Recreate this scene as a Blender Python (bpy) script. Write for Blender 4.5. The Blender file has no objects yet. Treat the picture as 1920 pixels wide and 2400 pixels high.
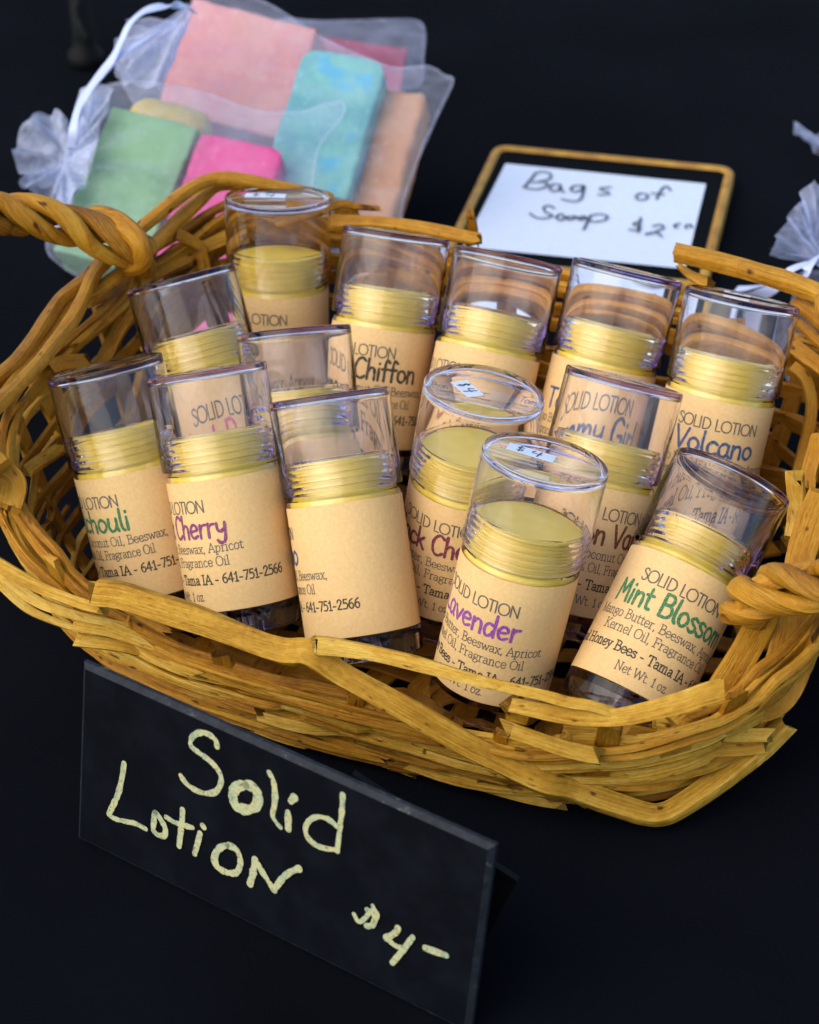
import bpy, math, random
import numpy as np
from mathutils import Vector, Matrix, noise

random.seed(7)
R_ = math.radians
scene = bpy.context.scene
COL = scene.collection

# ------------------------------------------------------------------ camera
CAM = np.array([0.0, -0.463, 0.38]); PITCH = R_(34); FF = 2.0
cd = bpy.data.cameras.new("camera"); cam = bpy.data.objects.new("camera", cd); COL.objects.link(cam)
cam.location = CAM; cam.rotation_euler = (R_(90) - PITCH, 0, 0)
cd.sensor_fit = 'VERTICAL'; cd.sensor_height = 36; cd.sensor_width = 28.8; cd.lens = 36 * FF
cd.clip_start = 0.01; cd.clip_end = 50
cd.dof.use_dof = True; cd.dof.focus_distance = 0.565; cd.dof.aperture_fstop = 19
scene.camera = cam

# ------------------------------------------------------------------ light
world = bpy.data.worlds.new("World"); scene.world = world; world.use_nodes = True
SUN_EL, SUN_AZ = R_(46), R_(-146)      # direction the light comes from (azimuth from +x)
nt = world.node_tree; bg = nt.nodes["Background"]
sky = nt.nodes.new("ShaderNodeTexSky"); sky.sky_type = 'NISHITA'; sky.sun_disc = False
sky.sun_elevation = SUN_EL; sky.sun_rotation = R_(90) - SUN_AZ
nt.links.new(sky.outputs[0], bg.inputs[0]); bg.inputs[1].default_value = 0.15
sl = bpy.data.lights.new("sun", 'SUN'); sl.energy = 1.5; sl.angle = R_(66); sl.color = (1.0, 0.90, 0.76)
sun = bpy.data.objects.new("sun", sl); COL.objects.link(sun)
sd = Vector((math.cos(SUN_EL) * math.cos(SUN_AZ), math.cos(SUN_EL) * math.sin(SUN_AZ), math.sin(SUN_EL)))
sun.rotation_euler = (-sd).to_track_quat('-Z', 'Y').to_euler()
vs = scene.view_settings
vs.view_transform = 'Standard'; vs.look = 'None'; vs.exposure = 0.75; vs.gamma = 1.0; vs.use_curve_mapping = False
cy = scene.cycles
cy.use_denoising = True; cy.denoiser = 'OPENIMAGEDENOISE'
cy.max_bounces = 24; cy.transmission_bounces = 22; cy.transparent_max_bounces = 24; cy.glossy_bounces = 8; cy.diffuse_bounces = 4
cy.caustics_refractive = True; cy.caustics_reflective = False; cy.sample_clamp_indirect = 12.0
cy.blur_glossy = 0.0

# ------------------------------------------------------------------ geometry of the view (survey of the photo)
_c, _s = math.cos(PITCH), math.sin(PITCH)
RX, UX, DX = np.array([1, 0, 0.]), np.array([0, _s, _c]), np.array([0, _c, -_s])
def ray(sx, sy): return DX + RX * ((sx - 960) / 2400 / FF) + UX * ((1200 - sy) / 2400 / FF)
def onz(sx, sy, z=0.0):
    r = ray(sx, sy); return CAM + r * ((z - CAM[2]) / r[2])
def onplane(sx, sy, P0, n):
    r = ray(sx, sy); return CAM + r * (((P0 - CAM) @ n) / (r @ n))

# ------------------------------------------------------------------ helpers
def tag(o, label=None, cat=None, group=None, kind=None):
    if label: o["label"] = label
    if cat: o["category"] = cat
    if group: o["group"] = group
    if kind: o["kind"] = kind
    return o
def empty(name, loc=(0, 0, 0), mat=None):
    o = bpy.data.objects.new(name, None); COL.objects.link(o); o.empty_display_size = .01
    if mat is not None: o.matrix_world = mat
    else: o.location = loc
    return o
def mesh_obj(name, V, F, mats, parent=None, mi=None, uv=None, smooth=True, sharp=None, loc=None):
    me = bpy.data.meshes.new(name)
    me.from_pydata([tuple(map(float, v)) for v in V], [], [tuple(f) for f in F]); 
    for m in (mats if isinstance(mats, (list, tuple)) else [mats]): me.materials.append(m)
    if mi is not None: me.polygons.foreach_set("material_index", mi)
    if uv is not None:
        lay = me.uv_layers.new(name="UVMap")
        vi = np.zeros(len(me.loops), dtype=np.int32); me.loops.foreach_get("vertex_index", vi)
        lay.data.foreach_set("uv", np.asarray(uv, dtype=np.float32)[vi].ravel())
    me.polygons.foreach_set("use_smooth", [smooth] * len(me.polygons))
    if sharp: me.set_sharp_from_angle(angle=R_(sharp))
    me.update()
    o = bpy.data.objects.new(name, me); COL.objects.link(o)
    if parent is not None: o.parent = parent
    if loc is not None: o.location = loc
    return o
class MB:
    def __init__(s): s.V = []; s.F = []; s.U = []; s.M = []
    def add(s, V, F, U=None, m=0):
        b = len(s.V); s.V += [tuple(v) for v in V]; s.F += [tuple(i + b for i in f) for f in F]
        s.U += (list(U) if U is not None else [(0, 0)] * len(V)); s.M += [m] * len(F)
    def build(s, name, mats, parent=None, **k):
        return mesh_obj(name, s.V, s.F, mats, parent, mi=s.M, uv=s.U, **k)
def catmull(P, n=8, closed=False):
    P = np.asarray(P, float); out = []; N = len(P)
    if N == 2 and not closed: return np.array([P[0] + (P[1] - P[0]) * t for t in np.linspace(0, 1, n + 1)])
    segs = N if closed else N - 1
    for i in range(segs):
        if closed: p0, p1, p2, p3 = P[i - 1], P[i], P[(i + 1) % N], P[(i + 2) % N]
        else:
            p1, p2 = P[i], P[i + 1]; p0 = P[i - 1] if i else 2 * p1 - p2; p3 = P[i + 2] if i + 2 < N else 2 * p2 - p1
        for t in np.arange(n) / n:
            out.append(.5 * (2 * p1 + (p2 - p0) * t + (2 * p0 - 5 * p1 + 4 * p2 - p3) * t * t + (3 * p1 - p0 - 3 * p2 + p3) * t ** 3))
    out.append(P[0] if closed else P[-1])
    return np.array(out)
def lathe(prof, seg=64, close=False, cap_ends=False):
    V, F, n = [], [], len(prof); ring = []
    for r, z in prof:
        if r < 1e-7: ring.append([len(V)] * seg); V.append((0, 0, z))
        else:
            ring.append(list(range(len(V), len(V) + seg)))
            V += [(r * math.cos(2 * math.pi * k / seg), r * math.sin(2 * math.pi * k / seg), z) for k in range(seg)]
    for i in range(n if close else n - 1):
        A, B = ring[i], ring[(i + 1) % n]
        for k in range(seg):
            f = []
            for v in (A[k], A[(k + 1) % seg], B[(k + 1) % seg], B[k]):
                if v not in f: f.append(v)
            if len(f) > 2: F.append(f)
    return V, F
def ribbon(P, w, caps=5):
    """flat 2-D brush stroke: polyline P (n,2), width w (scalar or per point) -> verts2d, faces"""
    P = np.asarray(P, float); n = len(P); w = np.full(n, w) if np.isscalar(w) else np.asarray(w)
    d = np.gradient(P, axis=0) if n > 2 else np.array([P[1] - P[0]] * 2)
    d /= np.maximum(np.linalg.norm(d, axis=1, keepdims=True), 1e-12); nn = np.stack([-d[:, 1], d[:, 0]], 1)
    V, F = [], []
    for i in range(n): V += [P[i] + nn[i] * w[i] / 2, P[i] - nn[i] * w[i] / 2]
    for i in range(n - 1): F.append((2 * i + 1, 2 * i + 3, 2 * i + 2, 2 * i))
    for i, sg in ((0, -1), (n - 1, 1)):
        b = len(V); a0 = math.atan2(d[i][1], d[i][0]) + (math.pi if sg < 0 else 0)
        pts = [P[i] + w[i] / 2 * np.array([math.cos(a0 + t), math.sin(a0 + t)]) for t in np.linspace(-math.pi / 2, math.pi / 2, caps)]
        V += pts; F.append(tuple(range(b, b + caps)))
    return V, F
def tri_fix(V, F):
    out = []
    for f in F:
        A = sum(V[f[i]][0] * V[f[(i + 1) % len(f)]][1] - V[f[(i + 1) % len(f)]][0] * V[f[i]][1] for i in range(len(f)))
        out.append(tuple(f) if A > 0 else tuple(reversed(f)))
    return out

# ------------------------------------------------------------------ materials
def new_mat(name):
    m = bpy.data.materials.new(name); m.use_nodes = True; t = m.node_tree
    return m, t, t.nodes["Principled BSDF"]
def nd(t, ty, **k):
    n = t.nodes.new(ty)
    for a, b in k.items():
        if a.startswith("i_"): n.inputs[a[2:].replace("_", " ")].default_value = b
        else: setattr(n, a, b)
    return n
def ramp(t, stops, fac=None):
    r = t.nodes.new("ShaderNodeValToRGB"); e = r.color_ramp.elements
    while len(e) < len(stops): e.new(.5)
    for q, (p, c) in zip(e, stops): q.position = p; q.color = (*c, 1)
    if fac is not None: t.links.new(fac, r.inputs[0])
    return r
def coords(t, kind="Object", scale=(1, 1, 1)):
    tc = t.nodes.new("ShaderNodeTexCoord"); mp = t.nodes.new("ShaderNodeMapping"); mp.inputs["Scale"].default_value = scale
    t.links.new(tc.outputs[kind], mp.inputs[0]); return mp.outputs[0]
def bump(t, b, h, strength=.3, dist=.001):
    n = t.nodes.new("ShaderNodeBump"); n.inputs["Strength"].default_value = strength; n.inputs["Distance"].default_value = dist
    t.links.new(h, n.inputs["Height"]); t.links.new(n.outputs[0], b.inputs["Normal"]); return n
def plain(name, c, rough=.5, spec=.5):
    m, t, b = new_mat(name); b.inputs["Base Color"].default_value = (*c, 1); b.inputs["Roughness"].default_value = rough
    b.inputs["Specular IOR Level"].default_value = spec; return m

def mat_wicker(name, stops, rough=.42):
    m, t, b = new_mat(name); L = t.links.new
    uv = coords(t, "UV")
    # long fibres: u along the splint (metres), v across (metres, plus an offset of its own for every splint)
    mp1 = nd(t, "ShaderNodeMapping"); mp1.inputs["Scale"].default_value = (38, 1500, 1); L(uv, mp1.inputs[0])
    n1 = nd(t, "ShaderNodeTexNoise", i_Scale=1, i_Detail=5, i_Roughness=.65); L(mp1.outputs[0], n1.inputs["Vector"])
    mp2 = nd(t, "ShaderNodeMapping"); mp2.inputs["Scale"].default_value = (70, 140, 1); L(uv, mp2.inputs[0])
    n2 = nd(t, "ShaderNodeTexNoise", i_Scale=1, i_Detail=4, i_Roughness=.6); L(mp2.outputs[0], n2.inputs["Vector"])
    mp3 = nd(t, "ShaderNodeMapping"); mp3.inputs["Scale"].default_value = (3, 37, 1); L(uv, mp3.inputs[0])
    n3 = nd(t, "ShaderNodeTexNoise", i_Scale=1, i_Detail=1); L(mp3.outputs[0], n3.inputs["Vector"])
    a1 = nd(t, "ShaderNodeMath", operation='MULTIPLY_ADD'); L(n1.outputs[0], a1.inputs[0]); a1.inputs[1].default_value = .70
    a2 = nd(t, "ShaderNodeMath", operation='MULTIPLY_ADD'); L(n2.outputs[0], a2.inputs[0]); a2.inputs[1].default_value = .75; a2.inputs[2].default_value = -.52
    a3 = nd(t, "ShaderNodeMath", operation='MULTIPLY_ADD'); L(n3.outputs[0], a3.inputs[0]); a3.inputs[1].default_value = .75; L(a2.outputs[0], a3.inputs[2])
    L(a3.outputs[0], a1.inputs[2])
    mp5 = nd(t, "ShaderNodeMapping"); mp5.inputs["Scale"].default_value = (420, 900, 1); L(uv, mp5.inputs[0])
    n5 = nd(t, "ShaderNodeTexNoise", i_Scale=1, i_Detail=3, i_Roughness=.6); L(mp5.outputs[0], n5.inputs["Vector"])
    a5 = nd(t, "ShaderNodeMath", operation='MULTIPLY_ADD'); L(n5.outputs[0], a5.inputs[0]); a5.inputs[1].default_value = .40; L(a1.outputs[0], a5.inputs[2])
    a6 = nd(t, "ShaderNodeMath", operation='SUBTRACT'); L(a5.outputs[0], a6.inputs[0]); a6.inputs[1].default_value = .20
    r = ramp(t, stops, a6.outputs[0])
    # small dark knots and scuffs
    mp4 = nd(t, "ShaderNodeMapping"); mp4.inputs["Scale"].default_value = (130, 320, 1); L(uv, mp4.inputs[0])
    v = nd(t, "ShaderNodeTexNoise", i_Scale=1, i_Detail=2); L(mp4.outputs[0], v.inputs["Vector"])
    kr = ramp(t, [(0.0, (1, 1, 1)), (.645, (1, 1, 1)), (.72, (.22, .13, .07))], v.outputs[0])
    mx = nd(t, "ShaderNodeMix", data_type='RGBA', blend_type='MULTIPLY'); mx.inputs[0].default_value = 1
    L(r.outputs[0], mx.inputs[6]); L(kr.outputs[0], mx.inputs[7]); L(mx.outputs[2], b.inputs["Base Color"])
    b.inputs["Roughness"].default_value = rough + .1; b.inputs["Specular IOR Level"].default_value = .28
    bump(t, b, a6.outputs[0], .8, .0011)
    return m
W_HONEY = mat_wicker("wicker_honey", [(.12, (.09, .026, .001)), (.36, (.27, .098, .003)), (.56, (.42, .174, .006)), (.85, (.57, .29, .024))])
W_PALE = mat_wicker("wicker_pale", [(.12, (.15, .052, .002)), (.36, (.38, .172, .008)), (.56, (.54, .275, .020)), (.85, (.72, .46, .085))], .48)
W_DARK = mat_wicker("wicker_dark", [(.12, (.06, .018, .001)), (.36, (.18, .063, .002)), (.58, (.30, .12, .005)), (.85, (.44, .22, .018))])

def mat_cloth():
    m, t, b = new_mat("black_cloth"); L = t.links.new
    co = coords(t, "Object", (1, 1, 1))
    wv = []
    for rot in (0, R_(90)):
        mp = nd(t, "ShaderNodeMapping"); mp.inputs["Rotation"].default_value = (0, 0, rot + R_(27)); L(co, mp.inputs[0])
        w = nd(t, "ShaderNodeTexWave", i_Scale=450, i_Distortion=.8, i_Detail=1); L(mp.outputs[0], w.inputs["Vector"]); wv.append(w)
    mm = nd(t, "ShaderNodeMath", operation='MULTIPLY'); L(wv[0].outputs["Fac"], mm.inputs[0]); L(wv[1].outputs["Fac"], mm.inputs[1])
    nz = nd(t, "ShaderNodeTexNoise", i_Scale=9, i_Detail=3); L(co, nz.inputs["Vector"])
    ad = nd(t, "ShaderNodeMath", operation='MULTIPLY_ADD'); L(mm.outputs[0], ad.inputs[0]); ad.inputs[1].default_value = .5
    L(nz.outputs[0], ad.inputs[2])
    sp = nd(t, "ShaderNodeTexNoise", i_Scale=260, i_Detail=1); L(co, sp.inputs["Vector"]); sr = ramp(t, [(.83, (0, 0, 0)), (.86, (.05, .05, .06))], sp.outputs[0])
    r = ramp(t, [(.3, (.0019, .0022, .0033)), (1.0, (.0054, .0061, .0092))], ad.outputs[0]); am = nd(t, "ShaderNodeMix", data_type='RGBA', blend_type='ADD'); am.inputs[0].default_value = 1; L(r.outputs[0], am.inputs[6]); L(sr.outputs[0], am.inputs[7]); L(am.outputs[2], b.inputs["Base Color"])
    b.inputs["Roughness"].default_value = .95; b.inputs["Specular IOR Level"].default_value = .025
    bump(t, b, mm.outputs[0], .5, .0002); return m
M_CLOTH = mat_cloth()

def mat_plastic(name, tint, dens, rough=0.0):
    m, t, b = new_mat(name); L = t.links.new
    b.inputs["Base Color"].default_value = (1, 1, 1, 1); b.inputs["Roughness"].default_value = rough
    b.inputs["IOR"].default_value = 1.34; b.inputs["Transmission Weight"].default_value = 1
    va = nd(t, "ShaderNodeVolumeAbsorption"); va.inputs["Color"].default_value = (*tint, 1); va.inputs["Density"].default_value = dens
    L(va.outputs[0], t.nodes["Material Output"].inputs["Volume"])
    return m
M_CLEAR = mat_plastic("clear_plastic", (.68, .54, .88), 85)
M_DIAL = mat_plastic("smoky_violet_plastic", (.52, .38, .58), 95)

def mat_wax():
    m, t, b = new_mat("beeswax"); L = t.links.new
    co = coords(t); n = nd(t, "ShaderNodeTexNoise", i_Scale=160, i_Detail=4); L(co, n.inputs["Vector"])
    r = ramp(t, [(.3, (.69, .485, .038)), (.7, (.77, .57, .085))], n.outputs[0]); L(r.outputs[0], b.inputs["Base Color"])
    b.inputs["Roughness"].default_value = .38
    b.inputs["Subsurface Weight"].default_value = .25; b.inputs["Subsurface Radius"].default_value = (1, .7, .2); b.inputs["Subsurface Scale"].default_value = .002
    n2 = nd(t, "ShaderNodeTexNoise", i_Scale=700, i_Detail=2); L(co, n2.inputs["Vector"]); bump(t, b, n2.outputs[0], .12, .0004)
    return m
M_WAX = mat_wax()
def mat_paper(name, c0, c1, sc=900, rough=.75):
    m, t, b = new_mat(name); L = t.links.new
    co = coords(t); n = nd(t, "ShaderNodeTexNoise", i_Scale=sc, i_Detail=4, i_Roughness=.7); L(co, n.inputs["Vector"])
    r = ramp(t, [(.3, c0), (.7, c1)], n.outputs[0]); L(r.outputs[0], b.inputs["Base Color"]); b.inputs["Roughness"].default_value = rough
    b.inputs["Specular IOR Level"].default_value = .25; bump(t, b, n.outputs[0], .1, .0002); return m
M_KRAFT = mat_paper("kraft_paper", (.73, .46, .175), (.815, .545, .24))
M_WHITE = mat_paper("white_paper", (.60, .67, .79), (.65, .72, .84), 300)  # white paper with a blue skylight cast mixed into its colour
def mat_ink(name, c):
    # printed ink with paper fibres showing through
    m, t, b = new_mat(name); L = t.links.new
    co = coords(t); n = nd(t, "ShaderNodeTexNoise", i_Scale=2600, i_Detail=3); L(co, n.inputs["Vector"])
    c2 = tuple(.72 * a + .28 * k for a, k in zip(c, (.7, .45, .2)))
    r = ramp(t, [(.42, c), (.68, c2)], n.outputs[0]); L(r.outputs[0], b.inputs["Base Color"]); b.inputs["Roughness"].default_value = .7
    b.inputs["Specular IOR Level"].default_value = .2; return m
INK = {k: mat_ink("ink_" + k, c) for k, c in dict(grey=(.085, .082, .078), dark=(.030, .030, .030), green=(.008, .17, .065), purple=(.24, .04, .30),
       plum=(.20, .030, .14), blue=(.016, .075, .20), maroon=(.16, .010, .06), brown=(.14, .028, .010), pink=(.62, .10, .22), tan=(.36, .14, .06), black=(.02, .025, .022)).items()}
M_MARKER = plain("black_marker", (.012, .014, .018), .5)

# ------------------------------------------------------------------ table cloth
def build_cloth():
    V, F = [], []; nx, ny = 150, 150
    for j in range(ny + 1):
        for i in range(nx + 1):
            x = -1.5 + 3 * i / nx; y = -1.2 + 3 * j / ny
            V.append((x, y, -.0008 + .0006 * noise.noise(Vector((x * 6, y * 6, 0)))))
    for j in range(ny):
        for i in range(nx): a = j * (nx + 1) + i; F.append((a, a + 1, a + nx + 2, a + nx + 1))
    return tag(mesh_obj("tablecloth", V, F, M_CLOTH), "black woven cloth covering the table under everything", "tablecloth", kind="structure")
build_cloth()

# ------------------------------------------------------------------ basket
CA, SA = .9205, .3907
XC, YC, NE = -.012, .056, 3.6
def hz(th):
    d = math.degrees(th) % 360
    K = [(0, .058), (45, .063), (70, .061), (90, .064), (112, .070), (135, .077), (160, .069), (180, .063), (215, .054), (232, .044), (250, .036), (262, .030), (285, .029), (300, .034), (318, .041), (335, .048), (360, .058)]
    for (a, x), (b, y) in zip(K, K[1:]):
        if a <= d <= b:
            q = (d - a) / (b - a); q = q * q * (3 - 2 * q); return x + (y - x) * q
def ab(z):
    q = max(0.0, min(z / .07, 1.3)) ** .6
    return .102 + .028 * q, .081 + .016 * q
def frame_to_world(X, Y, z): X += XC; Y += YC; return np.array([CA * X + SA * Y, -SA * X + CA * Y, z])
def wallp(th, z, off=0.0):
    a, b = ab(z); a += off; b += off
    c, s = math.cos(th), math.sin(th)
    return frame_to_world(a * math.copysign(abs(c) ** (2 / NE), c), b * math.copysign(abs(s) ** (2 / NE), s), z)
def arclen_table():
    ths = np.linspace(-math.pi, math.pi, 1441); P = np.array([wallp(t, .03) for t in ths])
    s = np.concatenate([[0], np.cumsum(np.linalg.norm(np.diff(P, axis=0), axis=1))]); return ths, s
_TH, _SS = arclen_table(); PERIM = _SS[-1]
def th_at(s): return float(np.interp(s % PERIM, _SS, _TH))
def wnormal(th, z):
    p, q = wallp(th - .01, z), wallp(th + .01, z); d = q - p; n = np.array([d[1], -d[0], 0]); return n / np.linalg.norm(n)

def splint(mb, P, N, w, th, tw=0.0, m=0, rough=.12, taper=(1, 1), round_=.18, seed=None, jag=0.0, n=6, w_end=None):
    """one strip of split willow swept along P (k,3); N (k,3) the flat side's normal; w width, th thickness (metres)"""
    seed = random.random() * 100 if seed is None else seed
    P = np.asarray(P, float); k = len(P)
    T = np.gradient(P, axis=0); T /= np.linalg.norm(T, axis=1, keepdims=True)
    N = np.asarray(N, float); N = np.broadcast_to(N, P.shape).copy()
    N -= T * (N * T).sum(1, keepdims=True); N /= np.maximum(np.linalg.norm(N, axis=1, keepdims=True), 1e-9)
    B = np.cross(T, N)
    s = np.concatenate([[0], np.cumsum(np.linalg.norm(np.diff(P, axis=0), axis=1))])
    W = np.full(k, w) if np.isscalar(w) else np.asarray(w)
    # rounded-rectangle section
    sec = []
    for cx, cyy, a0 in ((1, 1, 0), (-1, 1, 90), (-1, -1, 180), (1, -1, 270)):
        for a in (0, 45, 90):
            sec.append((cx * (1 - round_) + round_ * math.cos(R_(a0 + a)), cyy * (1 - round_) + round_ * math.sin(R_(a0 + a))))
    ns = len(sec); V, U = [], []
    for i in range(k):
        f = s[i] / max(s[-1], 1e-9)
        tp = taper[0] + (taper[1] - taper[0]) * f
        ww = W[i] * tp * (1 + rough * 1.6 * noise.noise(Vector((s[i] * 55, seed, 0)))); tt = th * (1 + rough * 1.6 * noise.noise(Vector((s[i] * 70, seed + 7, 0))))
        an = tw * (f - .5) + .35 * noise.noise(Vector((s[i] * 22, seed + 3, 0)))
        ca, sa = math.cos(an), math.sin(an)
        b = B[i] * ca + N[i] * sa; nn = N[i] * ca - B[i] * sa
        for j, (x, y) in enumerate(sec):
            fr = rough * .22 * noise.noise(Vector((s[i] * 160, seed + j * 3.1, 0)))
            p = P[i] + b * (x * ww / 2 * (1 + fr)) + nn * (y * tt / 2 * (1 + fr))
            if jag and i in (0, k - 1): p = p + T[i] * jag * (random.random() - .5) * (1 if i else -1)
            V.append(p); U.append((s[i] + seed * .37, seed * .011 + (x * ww + y * .6 * tt) / 2))
    F = []
    for i in range(k - 1):
        for j in range(ns): F.append((i * ns + j, i * ns + (j + 1) % ns, (i + 1) * ns + (j + 1) % ns, (i + 1) * ns + j))
    F.append(tuple(reversed(range(ns)))); F.append(tuple(range((k - 1) * ns, k * ns)))
    mb.add(V, F, U, m)

basket = empty("wicker_basket", frame_to_world(0, 0, 0)); 
tag(basket, "honey coloured wicker basket of rough willow splints holding the lotion tubes", "basket")
BM = [W_HONEY, W_PALE, W_DARK]
BLOC = -np.array(frame_to_world(0, 0, 0))
def bbuild(mb, name):
    return mb.build(name, BM, basket, sharp=32, loc=BLOC)

NST = 26
def stake_s(i): return PERIM * (i + .5) / NST
def frontness(th):
    return max(0.0, -math.sin(th)) ** .5
def front_pale(th):      # the outer front wall was woven from paler strips
    d = (math.degrees(th) + 360) % 360
    return 200 < d < 345
# floor of crossing strips
mb = MB()
for i in range(15):
    x = -.095 + .19 * i / 14; L = .074 * (1 - abs(x / .112) ** 4)
    P = [frame_to_world(x + .001 * random.uniform(-1, 1), y, .0016 + .0009 * math.cos((y + .1) * 230 + i * math.pi)) for y in np.linspace(-L, L, 26)]
    splint(mb, P, (0, 0, 1), .0075, .0012, m=2)
for i in range(12):
    y = -.070 + .14 * i / 11; L = .094 * (1 - abs(y / .088) ** 4)
    P = [frame_to_world(x, y + .001 * random.uniform(-1, 1), .0016 - .0009 * math.cos((x + .1) * 230 + i * math.pi)) for x in np.linspace(-L, L, 26)]
    splint(mb, P, (0, 0, 1), .0070, .0012, m=2)
bbuild(mb, "base")
# upright stakes
mb = MB()
for i in range(NST):
    th = th_at(stake_s(i) + random.uniform(-.003, .003)); h = hz(th) + random.uniform(-.002, .004); lean = random.uniform(-.05, .05)
    zz = np.concatenate([np.linspace(.002, h, 12)])
    P = [wallp(th, .002, -.014), wallp(th, .002, -.006)] + [wallp(th + lean * z / h, z, .0004) for z in zz]
    P = catmull(P, 2); N = np.array([wnormal(th, .03)] * len(P)); N[:5] = (N[:5] + np.array([0, 0, 1.]) * np.linspace(1, .2, 5)[:, None])
    splint(mb, P, N, random.uniform(.0045, .0075) * (1.35 - .5 * frontness(th)), random.uniform(.0014, .002), tw=random.uniform(-.5, .5), m=(0 if random.random() < .6 else 2), jag=.004)
# woven strips round the wall
NW = 9
for j in range(NW):
    hf = .06 + .86 * j / (NW - 1)
    s0 = random.random() * PERIM
    # every course is made of several lengths that overlap
    nseg = 3
    for q in range(nseg):
        a = s0 + q * PERIM / nseg; Ls = PERIM / nseg + random.uniform(.02, .06)
        tilt = random.uniform(-.005, .005); sd_ = random.random() * 50; wd = random.uniform(.0040, .0060)
        P, N, W = [], [], []
        for s in np.arange(a, a + Ls, .0032):
            th = th_at(s); f = (s - a) / Ls; fr = frontness(th)
            z = hf * hz(th) + tilt * (f - .5) * 2 + (.0022 + .0022 * (1 - fr)) * noise.noise(Vector((s * 26, sd_, j))) + (.0014 if q % 2 else 0)
            off = (.0024 - .0014 * fr) * math.cos(math.pi * s / (PERIM / NST) + math.pi * j) + .0013 * noise.noise(Vector((s * 30, sd_ + 5, j)))
            if f > .93 or f < .07: off += .0018
            z = max(z, .0022); P.append(wallp(th, z, off)); N.append(wnormal(th, z) + np.array([0, 0, .25])); W.append(wd * (1.32 - .72 * fr))
        th_mid = th_at(a + Ls / 2)
        m = random.choice([1, 1, 0]) if front_pale(th_mid) else random.choice([0, 0, 2])
        splint(mb, P, N, W, random.uniform(.0013, .0022), m=m, jag=.004)
# short pieces slipped in along the outside of the low front
for q in range(22):
    s0 = PERIM * .25 - .10 + random.uniform(-.06, .13); Ls = random.uniform(.10, .19); sd_ = random.random() * 50
    h0 = random.uniform(.10, .92); h1 = min(.95, max(.08, h0 + random.uniform(-.22, .22))); P, N = [], []
    for s in np.arange(s0, s0 + Ls, .003):
        f = (s - s0) / Ls; th = th_at(s); z = (h0 + (h1 - h0) * f) * hz(th); z = max(z, .0025)
        P.append(wallp(th, z, .0020 + .0010 * math.sin(f * 9 + sd_) + .0012 * noise.noise(Vector((s * 30, sd_, 1))))); N.append(wnormal(th, z) + np.array([0, 0, .25]))
    splint(mb, P, N, random.uniform(.0022, .0034), random.uniform(.0010, .0015), m=random.choice([1, 1, 0, 2]), jag=.005, taper=random.choice([(1, .15), (1, .3), (.2, 1), (.35, 1), (1, .8)]))
bbuild(mb, "woven_wall")
# border: strands laid round the rim
mb = MB()
for q in range(5):
    a = PERIM * random.random(); Ls = PERIM * .62
    sd_ = random.random() * 50; P, N = [], []
    for s in np.arange(a, a + Ls, .0035):
        th = th_at(s)
        z = hz(th) + (-.003 + .0028 * (q % 3)) + .0022 * noise.noise(Vector((s * 20, sd_, 0)))
        off = (.0025 * ((q % 2) * 2 - 1)) + .0022 * noise.noise(Vector((s * 24, sd_ + 3, 0)))
        d = math.degrees(th) % 360
        z = max(.012, z - (.004 if 240 < d < 330 else 0))
        P.append(wallp(th, z, off)); N.append(wnormal(th, z) + np.array([0, 0, .6]))
    fw_ = random.uniform(.0034, .0046) * np.array([1 - .45 * frontness(th_at(s)) for s in np.arange(a, a + Ls, .0035)])
    splint(mb, P, N, fw_, random.uniform(.0018, .0026), round_=.5, m=0, jag=.004)
bbuild(mb, "rim")

# splints that stand out in the photo, surveyed point by point: (x, y) on the wall, or (x, y, height)
def fwall(P, off):
    X = CA * P[0] - SA * P[1] - XC; Y = SA * P[0] + CA * P[1] - YC; a, b = ab(P[2])
    return (abs(X / (a + off)) ** NE + abs(Y / (b + off)) ** NE) ** (1 / NE) - 1
def wallhit(sx, sy, side, off):
    r = ray(sx, sy); ts = np.linspace(.38, .9, 600); v = np.array([fwall(CAM + r * t, off) for t in ts])
    idx = [i for i in range(599) if (v[i] > 0) != (v[i + 1] > 0)]
    if not idx: return CAM + r * ts[int(np.argmin(v))]
    i = idx[0] if side == 'n' else idx[-1]
    return CAM + r * (ts[i] + (ts[i + 1] - ts[i]) * v[i] / (v[i] - v[i + 1]))
def hero(name, org, pts, w, th, side=None, off=.004, m=1, N=(0, -.75, .65), tw=0, rd=.16, jag=.004, taper=(1, 1), rough=.12, n=8, mb=None):
    P3 = []
    for p in pts:
        x, y = org[0] + p[0] / 3, org[1] + p[1] / 3
        P3.append(onz(x, y, p[2]) if len(p) == 3 else wallhit(x, y, side, off))
    P = catmull(P3, n); b = mb or MB(); splint(b, P, N, w, th, tw=tw, m=m, round_=rd, jag=jag, taper=taper, rough=rough)
    return None if mb else bbuild(b, name)
zA, zB, zC, zD, zE, zF, zG, zH = (0, 400), (0, 900), (200, 1325), (700, 1400), (1345, 1400), (1345, 850), (1345, 275), (1000, 1450)
def mix(a, oa, b):        # points surveyed in another window
    return [((p[0] / 3 + oa[0] - b[0]) * 3, (p[1] / 3 + oa[1] - b[1]) * 3) + tuple(p[2:]) for p in a]
F1 = mix([(90, 190), (270, 215), (500, 290), (800, 385), (1100, 500), (1400, 605)], zC, zD) + [(80, 395), (300, 540), (560, 680), (800, 810), (1100, 985), (1400, 1145), (1725, 1300, .0165)] + mix([(0, 1355, .0125), (300, 1460, .008), (520, 1525, .0052), (640, 1522, .0052), (760, 1462, .007), (930, 1350, .010), (1100, 1230, .013), (1300, 1080, .017), (1400, 985, .0195), (1490, 895, .022)], zE, zD)
hero("splint", zD, F1, .0068, .0040, 'n', .0045, m=1, N=(-.25, -.62, .74), tw=.9, taper=(1.05, .8), rough=.08)
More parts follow.
